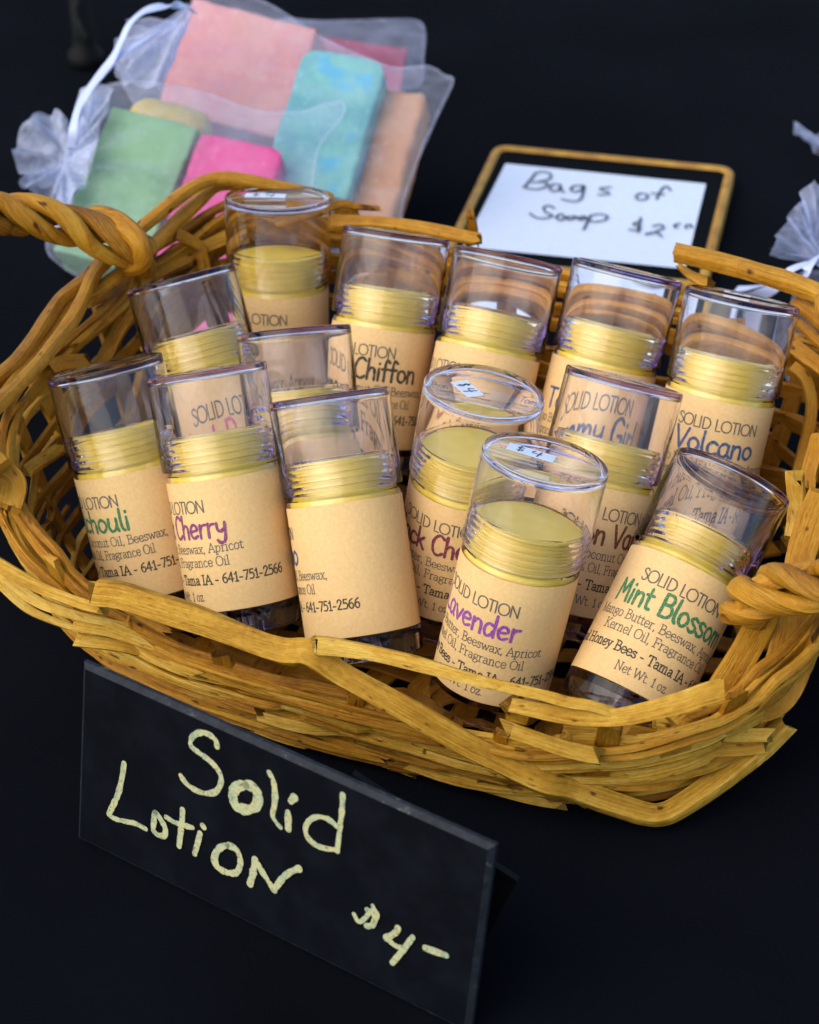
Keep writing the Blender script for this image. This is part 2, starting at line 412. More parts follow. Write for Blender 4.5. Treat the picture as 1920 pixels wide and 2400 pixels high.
hero("splint", zD, [(115, 335), (300, 355), (600, 410), (900, 485), (1200, 570), (1500, 640), (1725, 692)] + mix([(1000, 590), (1150, 615), (1300, 660)], zH, zD), .0042, .0022, 'n', .0040, m=1, N=(-.3, -.75, .6), tw=.5, taper=(1.05, .6))
hero("splint", zE, mix([(590, 605), (700, 625), (900, 668), (1100, 695)], zH, zE) + [(315, 842), (565, 790), (750, 742), (900, 695), (1040, 655)], .0060, .0024, 'n', .0050, m=1, N=(-.3, -.8, .5), taper=(.62, 1))
hero("splint", zH, [(600, 585), (640, 640), (635, 700)], .0062, .0016, 'n', .003, m=0, N=(0, -.6, .8))
hero("splint", zE, [(1345, 55, .056), (1310, 180, .050), (1240, 320, .043), (1150, 480, .036), (1050, 640, .029)], .0082, .0022, m=0, N=(-.1, -.8, .6), jag=.006)
hero("splint", zE, mix([(1740, 940, .078), (1660, 1150, .070), (1600, 1350, .063), (1560, 1550, .058)], zF, zE) + [(1530, 60, .053), (1505, 240, .047), (1455, 430, .040), (1390, 610, .033), (1290, 790, .026), (1200, 910, .021)], .0076, .0022, m=0, N=(-.2, -.8, .6))
hero("splint", zE, [(1700, -40, .058), (1660, 150, .051), (1630, 400, .042), (1570, 600, .035), (1470, 750, .030), (1320, 818, .029), (1130, 815, .030), (960, 815, .032)], .0046, .0022, m=0, N=(-.2, -.8, .5))
hero("splint", zE, [(720, 880, .032), (800, 830, .034), (930, 845, .034)], .0058, .0024, m=1, N=(0, -.7, .7), jag=.006)
hero("splint", zE, [(600, 895, .030), (900, 955, .0275), (1200, 970, .0255), (1370, 968, .025)], .0036, .0022, m=1)
hero("splint", zE, [(350, 945, .030), (600, 1000, .026), (850, 1048, .0235), (1100, 1055, .0215), (1330, 1028, .021)], .0050, .0022, m=0)
hero("splint", zH, [(560, 775), (850, 875), (1000, 922), (1180, 962)], .0044, .0024, 'n', .0055, m=1, jag=.006)
hero("splint", zE, [(-60, 965, .0305), (250, 1000, .0265), (500, 1048, .0225), (800, 1083, .0195), (1150, 1070, .018)], .0048, .0022, m=1)
hero("splint", zE, [(-300, 1190, .019), (0, 1192, .018), (300, 1165, .017), (600, 1132, .016), (900, 1105, .016), (1130, 1092, .0165)], .0036, .002, m=1)
hero("splint", zE, [(-300, 1230, .0155), (0, 1240, .014), (350, 1205, .0135), (700, 1172, .013), (1020, 1150, .0135)], .0042, .002, m=1)
hero("splint", zE, [(-200, 1285, .011), (0, 1290, .010), (350, 1275, .0095), (700, 1242, .0095), (960, 1195, .011)], .0032, .002, m=0)
hero("splint", zE, [(100, 1345, .006), (400, 1325, .0062), (700, 1280, .007), (930, 1215, .009)], .0032, .002, m=0)
hero("splint", zE, [(240, 1430, .003), (450, 1385, .0032), (620, 1335, .004), (760, 1275, .0055)], .0036, .0018, m=2)
hero("splint", zC, [(-60, 395, .032), (150, 432, .031), (300, 487, .029), (550, 578, .026), (750, 648, .023), (915, 714, .020)], .0052, .0022, m=1, taper=(1.1, .22), N=(-.2, -.75, .6))
hero("splint", zC, [(-60, 520, .027), (250, 570, .0245), (500, 640, .021), (720, 690, .018)], .0040, .002, m=1, taper=(1, .4))
hero("splint", zB, [(-40, 1250, .047), (150, 1365, .044), (300, 1440, .042), (450, 1500, .041), (600, 1555, .040), (720, 1580, .040)], .0034, .0024, m=1)
hero("splint", zB, [(-40, 1300, .041), (120, 1425, .038), (250, 1520, .036), (400, 1585, .035), (650, 1655, .033), (900, 1700, .031)], .0040, .0022, m=1, taper=(1, .5))
hero("splint", zB, [(-60, 1330, .035), (90, 1490, .031), (220, 1595, .028), (400, 1675, .026), (600, 1745, .025)], .0036, .0022, m=1, taper=(1, .4))
# left rim
R1 = [(2320, 200, .0795), (2100, 150, .083), (1920, 108, .0855), (1760, 74, .0875), (1600, 52, .089), (1480, 64, .089), (1350, 122, .088), (1200, 232, .086), (1080, 332, .084), (960, 430, .082), (850, 530, .080), (740, 640, .079), (650, 750, .078), (590, 890, .0775), (515, 1035, .077), (400, 1195, .0765), (280, 1350, .076), (130, 1505, .075), (-40, 1670, .074)]
hero("splint", zA, R1, .0044, .0040, m=0, rd=.7, N=(-.4, -.5, .8))
hero("splint", zA, [(2200, 230, .077), (1950, 160, .0805), (1760, 112, .083), (1600, 90, .084), (1500, 118, .084), (1400, 210, .082), (1230, 370, .079), (1100, 505, .077), (950, 640, .075), (800, 760, .074), (640, 880, .072)], .0048, .0040, m=0, rd=.7, N=(-.3, -.5, .8))
hero("splint", zA, [(740, 610, .078), (620, 745, .076), (520, 825, .075), (425, 905, .074), (330, 1045, .073), (230, 1195, .072), (135, 1325, .071), (40, 1415, .070), (-60, 1490, .069)], .0050, .0038, m=0, rd=.6, N=(-.4, -.5, .8))
hero("splint", zA, [(520, 890, .072), (430, 1025, .071), (300, 1205, .070), (180, 1390, .069), (60, 1545, .068), (-40, 1665, .067)], .0042, .0030, m=0, rd=.6)
hero("splint", zA, [(975, 785), (1150, 685), (1330, 603), (1450, 535), (1600, 470), (1760, 420)], .0048, .0026, 'f', -.004, m=0)
hero("splint", zA, [(620, 905), (760, 850), (900, 762), (1060, 690), (1220, 600), (1400, 505), (1600, 440)], .0050, .0026, 'f', -.001, m=0)
hero("splint", zA, [(1250, 445), (1400, 530), (1425, 600), (1440, 690)], .0040, .0022, 'f', -.007, m=0)
hero("splint", zA, [(350, 1380), (480, 1350), (600, 1345)], .0052, .002, 'f', -.006, m=0, jag=.006)
hero("splint", zA, [(700, 1400), (780, 1230), (860, 1080), (960, 940)], .0050, .0022, 'f', -.004, m=0)
hero("splint", zB, [(180, 620), (260, 560), (340, 510), (430, 450)], .0040, .002, 'f', -.006, m=1, jag=.006)
hero("splint", zB, [(-90, 650, .060), (20, 640, .060), (85, 700, .058), (75, 790, .056), (50, 860, .054)], .0080, .0022, m=0)
# back and right rim
hero("splint", (0, 0), [(1960, 1545, .0795), (2370, 1440, .082), (2500, 1450, .081), (2660, 1466, .080)], .0050, .0030, m=0, taper=(1, .35), rd=.6)
hero("splint", (0, 0), [(2430, 1470, .079), (2450, 1560, .074), (2470, 1680, .066)], .0078, .002, m=0, N=(-.3, -.9, .1))
hero("splint", (0, 0), [(2300, 1560, .078), (2550, 1562, .078), (2800, 1580, .078), (3050, 1622, .077), (3350, 1680, .076)], .0046, .0034, m=0, rd=.6)
hero("splint", (0, 0), [(3306, 1500, .083), (3318, 1580, .078), (3322, 1720, .070)], .0046, .0022, m=0, taper=(.5, 1), N=(-.3, -.9, .2))
hero("splint", zG, [(715, 950, .088), (900, 990, .088), (1100, 1040, .087), (1300, 1095, .087), (1500, 1155, .086), (1725, 1240, .086), (1900, 1315, .085)], .0052, .0050, m=0, rd=.3, N=(0, -.45, .9), jag=.001)
hero("splint", zG, [(1575, 1300, .079), (1660, 1360, .079), (1725, 1415, .079), (1860, 1530, .078)], .0050, .0036, m=0)
hero("splint", zG, [(1590, 1455, .072), (1700, 1550, .072), (1830, 1660, .071)], .0030, .0024, m=0)
hero("splint", zG, [(1545, 1610, .064), (1640, 1685, .064), (1725, 1745, .064), (1850, 1850, .063)], .0046, .0026, m=0)
hero("splint", zG, [(750, 1055, .081), (830, 1115, .080), (940, 1170, .079)], .0042, .002, m=0, taper=(.4, 1))
hero("splint", zF, [(1530, 20, .060), (1620, 100, .058), (1668, 250, .052), (1660, 420, .045), (1610, 640, .036), (1570, 760, .032)], .0034, .0022, m=0)
hero("splint", zF, [(1555, 800, .066), (1565, 950, .060), (1555, 1120, .054), (1530, 1240, .050)], .0052, .002, m=1, N=(-.5, -.8, .3), taper=(1, .7), jag=.006)
hero("splint", zF, [(1725, 520, .060), (1690, 650, .058), (1660, 760, .055), (1655, 850, .052)], .0050, .002, m=0, N=(-.5, -.8, .3))

# twisted handles
def rope(mb, C, r, d, pitch, n=3, ph=0, m=0):
    C = catmull(C, 14); T = np.gradient(C, axis=0); T /= np.linalg.norm(T, axis=1, keepdims=True)
    s = np.concatenate([[0], np.cumsum(np.linalg.norm(np.diff(C, axis=0), axis=1))]); up_ = np.array([0, 0, 1.])
    A = np.cross(T, up_); A /= np.linalg.norm(A, axis=1, keepdims=True); B = np.cross(T, A)
    for q in range(n):
        an = 2 * math.pi * (s / pitch + q / n) + ph
        P = C + (A * np.cos(an)[:, None] + B * np.sin(an)[:, None]) * r
        splint(mb, P, A * np.cos(an)[:, None] + B * np.sin(an)[:, None], d * random.uniform(.92, 1.08), d * .84, round_=.85, m=(0, 2, 0)[q], rough=.10)
def handle(pts, wrap, label):
    mb = MB(); rope(mb, [onz(*p) for p in pts], .0045, .0062, .050)
    for org, w, d in wrap: hero("", org, w, d, d * .85, m=0, rd=.9, mb=mb, rough=.08)
    tag(bbuild(mb, "handle"), label)
handle([(338, 606, .080), (310, 588, .085), (265, 567, .089), (200, 540, .093), (130, 518, .097), (60, 505, .100), (0, 498, .102), (-70, 500, .105), (-170, 560, .108), (-220, 700, .106), (-190, 880, .092), (-100, 1040, .072), (-15, 1120, .062)],
       [(zA, [(610, 330, .093), (700, 318, .095), (820, 355, .095), (920, 430, .094), (990, 520, .091), (1005, 610, .086), (955, 670, .080), (870, 690, .074)], .0066)], "thick twisted handle at the basket's left end")
handle([(1745, 1432, .054), (1762, 1402, .061), (1800, 1386, .066), (1850, 1380, .069), (1905, 1374, .072), (1965, 1360, .076), (2060, 1280, .088), (2110, 1120, .100), (2100, 930, .106), (2040, 790, .100), (1960, 720, .090)],
       [(zF, [(1800, 1470, .074), (1640, 1480, .073), (1480, 1510, .071), (1340, 1560, .068), (1240, 1630, .064), (1212, 1720, .060), (1240, 1790, .056), (1320, 1800, .053)], .0062)], "twisted handle wrapped round the basket's right rim")
# ------------------------------------------------------------------ stroke lettering (drawn here, no font files)
def G(s):
    adv, st = s.split("|"); out = []
    for q in st.split(";"):
        q = q.strip(); sm = q.startswith("~"); cl = q.startswith("~o")
        pts = [tuple(float(v) / 100 for v in p.split(",")) for p in q.lstrip("~o").split()]
        out.append((catmull(pts, 5, closed=cl) if sm else np.array(pts)))
    return float(adv) / 100, out
def font(d): return {k: G(v) for k, v in d.items()}
SANS = font({'S': "60|~50,84 40,97 25,100 10,92 8,76 20,62 38,50 50,36 48,14 30,0 12,4 3,18", 'O': "100|~o46,100 80,86 92,50 80,14 46,0 12,14 0,50 12,86",
 'L': "56|8,100 8,0 50,0", 'I': "28|8,100 8,0", 'D': "86|8,0 8,100 26,100;~26,100 58,88 74,50 58,12 26,0;26,0 8,0", 'T': "62|0,100 56,100;28,100 28,0",
 'N': "90|8,0 8,100;8,100 70,0;70,0 70,100", ' ': "34|0,0 0,0"})
HAND = font({'A': "60|4,0 28,98;28,98 52,0;12,34 44,34", 'b': "52|10,104 8,0;~8,40 24,58 42,46 42,16 26,2 8,12", 'P': "58|12,100 10,0;~12,98 34,102 52,84 46,60 12,48", 'a': "52|~42,56 22,62 6,40 10,8 28,2 40,22 42,56;~42,56 40,20 48,0",
 't': "36|~16,92 14,40 18,6 32,4;2,62 32,64", 'c': "46|~42,52 26,62 8,44 8,16 22,2 42,10", 'h': "52|10,102 8,0;~8,36 22,58 38,54 42,30 42,0", 'o': "52|~o24,60 42,46 44,22 26,2 8,16 8,46",
 'u': "52|~8,60 6,24 16,2 32,8 42,34;~42,60 42,20 46,0", 'l': "24|~10,102 8,50 10,14 18,0", 'i': "22|9,60 8,0;10,82 10,86", 'B': "62|12,100 10,0;~12,100 38,100 48,80 38,58 12,54;~12,54 44,54 56,28 42,4 10,0",
 'k': "50|10,102 8,0;42,60 10,26;20,34 44,0", 'C': "60|~56,88 36,102 14,84 6,48 14,12 36,0 56,14", 'e': "50|~8,32 40,38 38,56 22,62 8,44 8,18 22,2 44,12", 'r': "40|9,60 8,0;~8,34 18,54 36,58",
 'y': "52|~8,60 10,30 24,22 40,34;~44,60 42,10 34,-24 14,-28 4,-16", 'V': "60|4,100 28,0;28,0 58,98", 'n': "52|8,60 8,0;~8,36 22,58 38,54 42,30 42,0", 'L': "52|12,100 8,2 48,4", 'v': "46|4,60 22,2;22,2 44,60",
 'd': "54|~40,52 20,60 6,36 12,4 30,6 42,30;46,104 44,0", 'M': "76|8,0 16,98;16,98 36,36;36,36 58,98;58,98 66,0", 's': "44|~38,54 22,62 8,50 18,36 36,24 34,6 16,0 4,10", 'm': "74|8,60 8,0;~8,38 20,58 32,52 34,0;~34,38 48,58 62,50 64,0",
 'J': "46|~38,100 36,30 28,2 12,2 4,18", 'T': "58|2,98 56,100;30,98 28,0", 'G': "68|~58,86 38,102 14,86 6,48 14,10 40,0 58,20 60,44;60,44 36,44", 'f': "38|~36,94 24,104 16,84 14,0;2,58 34,60", ' ': "32|0,0 0,0"})
SERIF = font({'M': "88|12,98 8,0;10,98 42,6;42,6 74,98;74,98 76,0;0,0 18,0;66,0 86,0;2,98 14,98;72,98 84,98", 'a': "54|~8,54 22,66 38,58 40,40;40,44 40,8;~40,36 14,34 6,14 18,0 40,16;40,6 52,0", 'n': "62|12,64 12,0;~12,46 28,66 44,58 46,0;2,64 12,64;2,0 22,0;36,0 56,0",
 'g': "56|~o24,66 40,58 42,40 26,30 8,40 8,58;~12,34 10,18 40,16 48,-4 30,-24 8,-18 8,-2 16,14;42,62 54,66", 'o': "58|~o28,66 46,54 50,32 42,8 28,0 10,10 6,34 12,56", 'B': "68|14,98 14,0;~2,98 36,98 52,86 48,62 34,54 14,53;~34,53 58,44 60,18 44,2 2,0",
 'u': "62|~12,64 12,20 22,0 40,12 46,24;46,64 46,0;2,64 12,64;36,64 46,64;46,0 58,0", 't': "38|~14,84 14,14 22,0 36,8;0,64 34,64", 'e': "54|~8,34 46,36 42,58 26,66 10,54 6,28 18,2 34,0 48,14", 'r': "44|12,64 12,0;~12,42 22,62 38,64;2,64 12,64;2,0 26,0", ',': "26|~10,8 12,0 6,-16",
 's': "46|~36,54 22,66 8,56 14,40 34,30 38,12 24,0 8,6;38,62 37,50;6,14 7,2", 'w': "82|6,64 24,2;24,2 40,60;40,60 56,2;56,2 76,64;0,64 16,64;66,64 82,64", 'x': "58|8,64 46,0;46,64 8,0;0,64 18,64;36,64 54,64;0,0 18,0;36,0 56,0", 'A': "74|4,0 36,98;36,98 68,0;16,34 56,34;0,0 18,0;54,0 76,0",
 'p': "62|12,64 12,-26;~12,46 30,66 48,52 50,28 38,2 24,0 12,14;2,64 12,64;2,-26 24,-26", 'i': "30|13,64 13,0;3,64 13,64;3,0 24,0;12,86 13,88", 'c': "52|~44,52 30,66 12,56 6,30 16,4 32,0 46,12", 'K': "74|14,98 14,0;62,98 16,44;28,54 64,0;2,98 26,98;2,0 26,0;52,98 70,98;54,0 76,0",
 'l': "30|13,102 13,0;3,102 13,102;3,0 24,0", 'O': "82|~o40,100 66,84 74,50 66,14 40,0 14,14 6,50 14,84", 'F': "62|14,98 14,0;2,98 58,98;58,98 57,80;14,52 44,52;44,60 44,44;2,0 28,0", 'H': "84|14,98 14,0;66,98 66,0;14,52 66,52;2,98 26,98;2,0 26,0;54,98 78,98;54,0 78,0",
 'N': "84|14,98 14,0;14,98 66,4;66,4 66,98;2,98 18,98;4,0 26,0;56,98 78,98", 'y': "58|8,64 28,4;~48,64 28,2 20,-22 6,-24;0,64 18,64;38,64 56,64", 'T': "68|34,98 34,0;4,98 64,98;4,98 3,80;64,98 65,80;24,0 46,0", 'I': "36|16,98 16,0;4,98 28,98;4,0 28,0", 'W': "110|6,98 28,2;28,2 52,92;52,92 76,2;76,2 100,98;0,98 18,98;90,98 110,98",
 'h': "62|12,102 12,0;~12,46 28,66 44,58 46,0;2,102 12,102;2,0 22,0;36,0 56,0", 'C': "70|~62,82 42,100 18,88 6,50 16,12 40,0 62,16;62,96 62,78", 'm': "92|12,64 12,0;~12,46 26,66 40,58 42,0;~42,46 56,66 70,58 72,0;2,64 12,64;2,0 22,0;34,0 50,0;64,0 82,0", 'z': "50|6,64 42,64;42,64 6,0;6,0 44,0;44,0 44,14;6,64 6,52", '.': "26|10,4 11,5", '-': "44|8,34 34,34",
 '1': "44|~8,74 18,80 24,96;24,96 24,0;10,0 38,0", '2': "56|~8,72 14,92 32,98 46,80 38,54 8,2;8,2 50,2", '4': "58|38,0 38,98;38,98 4,30;4,30 54,30", '5': "54|44,96 14,96;14,96 12,56;~12,56 36,60 48,34 36,4 8,4", '6': "56|~42,96 18,76 8,34 18,4 38,2 48,28 36,54 12,46", '7': "52|6,96 48,96;48,96 20,0", ' ': "30|0,0 0,0"})
def text_strokes(fnt, s, h, width=None):
    x, out = 0, []
    for ch in s:
        adv, st = fnt[ch]
        if ch != ' ':
            for p in st: out.append(p * h + np.array([x * h, 0]))
        x += adv
    W = x * h; k = 1 if width is None else width / W
    return [np.stack([(p[:, 0] - W / 2) * k, p[:, 1]], 1) for p in out]
def densify(P, step):
    out = [P[0]]
    for a, b in zip(P, P[1:]):
        n = max(1, int(np.linalg.norm(b - a) / step))
        for i in range(1, n + 1): out.append(a + (b - a) * i / n)
    return np.array(out)

# ------------------------------------------------------------------ lotion tubes
TH, RCAP, RBODY, RLAB = .076, .0175, .01665, .01680
TUBES = {'A': ((-.04468, .14145, .01365), (.0147, .2004, .9796)), 'B': ((-.01474, .10268, .01768), (.1407, .417, .898)), 'C': ((.01528, .08182, .0205), (.2122, .479, .8518)), 'D': ((.05128, .08129, .01665), (.2266, .3958, .8899)),
 'E': ((.08635, .05934, .01838), (.1916, .3637, .9116)), 'F': ((-.05304, .07862, .01603), (-.247, .418, .8742)), 'G': ((-.02806, .04576, .01266), (-.094, .5054, .8578)), 'H': ((-.07451, .03591, .00776), (-.2099, .3856, .8985)),
 'I': ((-.04715, .01581, .01668), (-.1537, .4643, .8722)), 'J': ((-.01239, .00343, .01533), (-.141, .5129, .8468)), 'K': ((.00965, .03296, .00815), (.1538, .0847, .9845)), 'L': ((.02152, -.01031, .01033), (.2005, .1672, .9653)),
 'M': ((.04408, .01911, .01338), (.2445, .4284, .8699)), 'N': ((.05614, -.02585, .01642), (.4565, .5904, .6656))}
def arc(cx, cz, r, a0, a1, n=4): return [(cx + r * math.cos(R_(a)), cz + r * math.sin(R_(a))) for a in np.linspace(a0, a1, n)]
cap_prof = [(.0168, .0487), (.0169, .0484), (.0173, .0484), (.0175, .0488)] + arc(.0168, .0753, .0007, 0, 90, 5) + [(.0160, .0760), (.01545, .07565), (0, .07565),
            (0, .0744), (.0157, .0744)] + arc(.0157, .0733, .0011, 90, 0, 4)
body_prof = [(.0158, .0078), (.0166, .0078), (.01665, .0082), (.01665, .0462), (.0163, .0470), (.0157, .0472)]
for z in (.0487, .0506, .0525, .0544, .0563): body_prof += [(.01545, z), (.01615, z + .0007), (.01545, z + .0014)]
body_prof += [(.0154, .0586), (.0149, .0588), (.0148, .0584), (.0148, .0482), (.0157, .0467), (.0157, .0100)]
dial_prof = [(.0158, 0), (.0164, .0004), (.0167, .0009), (.0167, .0074), (.0030, .0074), (.0030, .0006), (.0045, .0004), (.0045, .0052), (.0150, .0052), (.0152, .0004)]
wax_prof = [(0, .0080), (.0153, .0080), (.01545, .0085), (.01545, .0464), (.0146, .0479), (.01455, .0484)] + [q for z in (.0490, .0509, .0528, .0547) for q in ((.01465, z), (.01465, z + .0009), (.01425, z + .0012), (.01425, z + .0016))] + [(.01455, .0568), (.01455, .0572), (.0141, .0577), (.0132, .0579), (.006, .05775), (0, .05775)]
ME = {}
def shared(key, fn):
    if key not in ME:
        o = fn(); ME[key] = o.data; return o
    o = bpy.data.objects.new(key, ME[key]); COL.objects.link(o); return o
def part(key, fn, parent):
    o = shared(key, fn); o.parent = parent; return o
def lathe_obj(name, prof, mat, close, sharp):
    V, F = lathe(prof, 72, close)
    return mesh_obj(name, V, F, mat, sharp=sharp)
FIRST = {'oil1': ("Mango Butter, Coconut Oil, Beeswax,", "Apricot Kernel Oil, Fragrance Oil"), 'mango': ("Mango Butter, Beeswax, Apricot", "Kernel Oil, Fragrance Oil")}
def label_mesh(name, colour, name_w, recipe, seam=None, hshift=0.0):
    z0, z1 = .0077, .0454
    mb = MB(); n = 96
    V, F = [], []
    for k in range(n + 1):
        a = math.pi * (2 * k / n) + math.pi / 2 + .05     # starts at the back (+Y), front is -Y
        if k == n: a -= .012
        r = RLAB + (.00010 if k == n else 0)
        for z in (z0, z1): V.append((r * math.cos(a), r * math.sin(a), z))
        for z in (z0, z1): V.append(((r - .00008) * math.cos(a), (r - .00008) * math.sin(a), z))
    for k in range(n):
        a, b = 4 * k, 4 * k + 4
        F += [(a, b, b + 1, a + 1), (a + 2, a + 3, b + 3, b + 2), (a + 1, b + 1, b + 3, a + 3), (a, a + 2, b + 2, b)]
    F += [(0, 1, 3, 2), (4 * n, 4 * n + 2, 4 * n + 3, 4 * n + 1)]
    mb.add(V, F, m=0)
    def put(strokes, zc, w, mi, rough=0.0):
        for i, p in enumerate(strokes):
            if len(p) == 2 and np.allclose(p[0], p[1]): p = p + np.array([[0, -.0001], [0, .0001]])
            p = densify(p, .0009)
            ww = np.full(len(p), w) * (1 + rough * np.array([noise.noise(Vector((q[0] * 900, q[1] * 900, i))) for q in p]))
            v, f = ribbon(p, ww); f = tri_fix(v, f); r = RLAB + .00006 + .000004 * (i % 7)
            V = [(r * math.sin(x / RLAB), -r * math.cos(x / RLAB), zc + y) for x, y in v]
            mb.add(V, f, m=mi)
    H = z1 - z0; zz = lambda f: z1 - f * H - hshift
    put(text_strokes(SANS, "SOLID LOTION", .0034, .0262), zz(.235), .00042, 1)
    if name: put(text_strokes(HAND, name, .0064, name_w), zz(.43), .00090, 2, .35)
    a, b = FIRST[recipe]
    put(text_strokes(SERIF, a, .0027, .0445 if recipe == 'mango' else .0505), zz(.545), .00026, 3)
    put(text_strokes(SERIF, b, .0027, .0355 if recipe == 'mango' else .0405), zz(.65), .00026, 3)
    put(text_strokes(SERIF, "Natural Honey Bees - Tama IA - 641-751-2566", .0028, .067), zz(.785), .00041, 4)
    put(text_strokes(SERIF, "Net Wt. 1 oz.", .0026, .0165), zz(.91), .00026, 3)
    return mb.build("paper_label", [M_KRAFT, INK['grey'], INK[colour], INK['grey'], INK['dark']], None, sharp=40)
def tube(key, name, colour, name_w, recipe, phi, label, sticker=None, hshift=0.0):
    b, a = (np.array(v) for v in TUBES[key]); a = a / np.linalg.norm(a)
    f = CAM - (b + a * TH * .5); f -= a * (f @ a); f /= np.linalg.norm(f)
    r = np.cross(a, f)
    M = Matrix(((r[0], -f[0], a[0], b[0]), (r[1], -f[1], a[1], b[1]), (r[2], -f[2], a[2], b[2]), (0, 0, 0, 1)))
    t = empty("lotion_tube", mat=M @ Matrix.Rotation(R_(phi), 4, 'Z'))
    tag(t, label, "lotion tube", "solid lotion tubes standing in the basket")
    part("base_dial", lambda: lathe_obj("base_dial", dial_prof, M_DIAL, True, 40), t)
    part("tube_body", lambda: lathe_obj("tube_body", body_prof, M_CLEAR, True, 38), t)
    part("wax_stick", lambda: lathe_obj("wax_stick", wax_prof, M_WAX, False, 50), t)
    lm = label_mesh(name, colour, name_w, recipe, hshift=hshift); lm.parent = t
    cp = part("cap", lambda: lathe_obj("cap", cap_prof, M_CLEAR, True, 40), t)
    if sticker:
        (x0, y0), (x1, y1), w = sticker                    # ends of its long middle line in the photo, its width
        P0 = b + a * .07575; Wm = np.array(t.matrix_world.inverted())
        q = []
        for x, y in ((x0, y0), (x1, y1)):
            p = onplane(x, y, P0, a); q.append((Wm @ np.array([*p, 1]))[:2])
        q0, q1 = q; d = (q1 - q0); L = np.linalg.norm(d); d /= L; nn = np.array([-d[1], d[0]])
        c = (q0 + q1) / 2; mb = MB()
        v = [c + d * L / 2 * sx + nn * w / 2 * sy for sx, sy in ((-1, -1), (1, -1), (1, 1), (-1, 1))]
        zt = .07575
        mb.add([(*p, zt) for p in v] + [(*p, zt + .00012) for p in v], [(3, 2, 1, 0), (4, 5, 6, 7), (0, 1, 5, 4), (1, 2, 6, 5), (2, 3, 7, 6), (3, 0, 4, 7)], m=0)
        dollar = [catmull([(-.30, .22), (-.42, .34), (-.52, .18), (-.34, -.02), (-.36, -.22), (-.54, -.16)], 4), np.array([(-.43, .46), (-.46, -.36)])]
        four = [catmull([(.12, .34), (.04, .02), (.40, .02)], 4), np.array([(.36, .38), (.26, -.40)])]
        for i, p in enumerate(dollar + four):
            p = np.array(p) * np.array([L * .55, w * .95]); p = np.array([c + d * x + nn * y for x, y in p])
            vv, ff = ribbon(densify(p, .0004), .00042); ff = tri_fix(vv, ff)
            mb.add([(x, y, zt + .00016 + .00001 * i) for x, y in vv], ff, m=1)
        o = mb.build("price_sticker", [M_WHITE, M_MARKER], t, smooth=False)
    return t
K_ = 1920 / 1725
def dp(x, y): return (x * K_, y * K_)
tube('A', "", 'grey', .03, 'mango', -34, "rearmost lotion tube, upright with white price sticker, standing before the soap bags", (dp(517, 411), dp(602, 413), .0052))
tube('B', "Lemon Chiffon", 'black', .042, 'oil1', -26, "lotion tube with black lettering ending in Chiffon on its label")
tube('C', "Amber Cedar", 'tan', .046, 'oil1', -64, "back row lotion tube between the Chiffon tube and the tube lettered Girl")
tube('D', "Tommy Girl", 'blue', .036, 'oil1', 2, "back row lotion tube with blue name ending in Girl, before the black slate sign")
tube('E', "Volcano", 'blue', .026, 'mango', 6, "back row lotion tube with Volcano in blue facing out, price sticker on its cap", (dp(1527, 613), dp(1582, 625), .0052))
tube('F', "Just Peachy", 'pink', .036, 'mango', 18, "lotion tube leaning left at the left basket wall, behind the purple Cherry tube")
tube('G', "", 'grey', .03, 'mango', -40, "half hidden lotion tube amid the cluster, only cap and wax showing beside Chiffon tube")
tube('H', "Patchouli", 'green', .030, 'oil1', -63, "lotion tube lettered in green, ending chouli, leaning left at the basket's left side")
tube('I', "Black Cherry", 'plum', .037, 'mango', -68, "front row lotion tube showing the purple word Cherry, next to the green lettered Patchouli tube")
tube('J', "Volcano", 'blue', .0285, 'oil1', -113, "front row lotion tube turned to its label's mostly empty side, phone number at left")
tube('K', "Black Cherry", 'maroon', .037, 'mango', -20, "upright lotion tube with maroon lettering and price sticker, half behind the Lavender tube", (dp(966, 803), dp(1003, 835), .0056))
tube('L', "Lavender", 'purple', .029, 'mango', -32, "lotion tube lettered Lavender in purple at the front, price sticker on its cap", (dp(1070, 939), dp(1168, 968), .0052), hshift=.0012)
tube('M', "Bourbon Vanilla", 'brown', .044, 'oil1', 17, "lotion tube with brown lettering, half hidden between Lavender and Mint Blossom tubes")
tube('N', "Mint Blossom", 'green', .038, 'mango', 8, "lotion tube lettered Mint Blossom in green, tipped over to the right against the basket side")
# ------------------------------------------------------------------ solid lotion sign
def mat_board():
    m, t, b = new_mat("chalkboard_black"); L = t.links.new
    co = coords(t); n = nd(t, "ShaderNodeTexNoise", i_Scale=55, i_Detail=5, i_Roughness=.65); L(co, n.inputs["Vector"])
    mp = nd(t, "ShaderNodeMapping"); mp.inputs["Scale"].default_value = (40, 260, 260); mp.inputs["Rotation"].default_value = (0, .5, 0); L(co, mp.inputs[0])
    n2 = nd(t, "ShaderNodeTexNoise", i_Scale=1, i_Detail=6, i_Roughness=.7); L(mp.outputs[0], n2.inputs["Vector"])
    r1 = ramp(t, [(.45, (0, 0, 0)), (.75, (.003, .0035, .0045))], n.outputs[0]); r2 = ramp(t, [(.70, (0, 0, 0)), (.82, (.030, .034, .038))], n2.outputs[0])
    ad = nd(t, "ShaderNodeMix", data_type='RGBA', blend_type='ADD'); ad.inputs[0].default_value = 1; L(r1.outputs[0], ad.inputs[6]); L(r2.outputs[0], ad.inputs[7])
    a2 = nd(t, "ShaderNodeMix", data_type='RGBA', blend_type='ADD'); a2.inputs[0].default_value = 1; L(ad.outputs[2], a2.inputs[6]); a2.inputs[7].default_value = (.0030, .0037, .0058, 1)
    L(a2.outputs[2], b.inputs["Base Color"]); rr = ramp(t, [(.3, (.42,) * 3), (.7, (.6,) * 3)], n.outputs[0]); L(rr.outputs[0], b.inputs["Roughness"])
    b.inputs["Specular IOR Level"].default_value = .06; return m
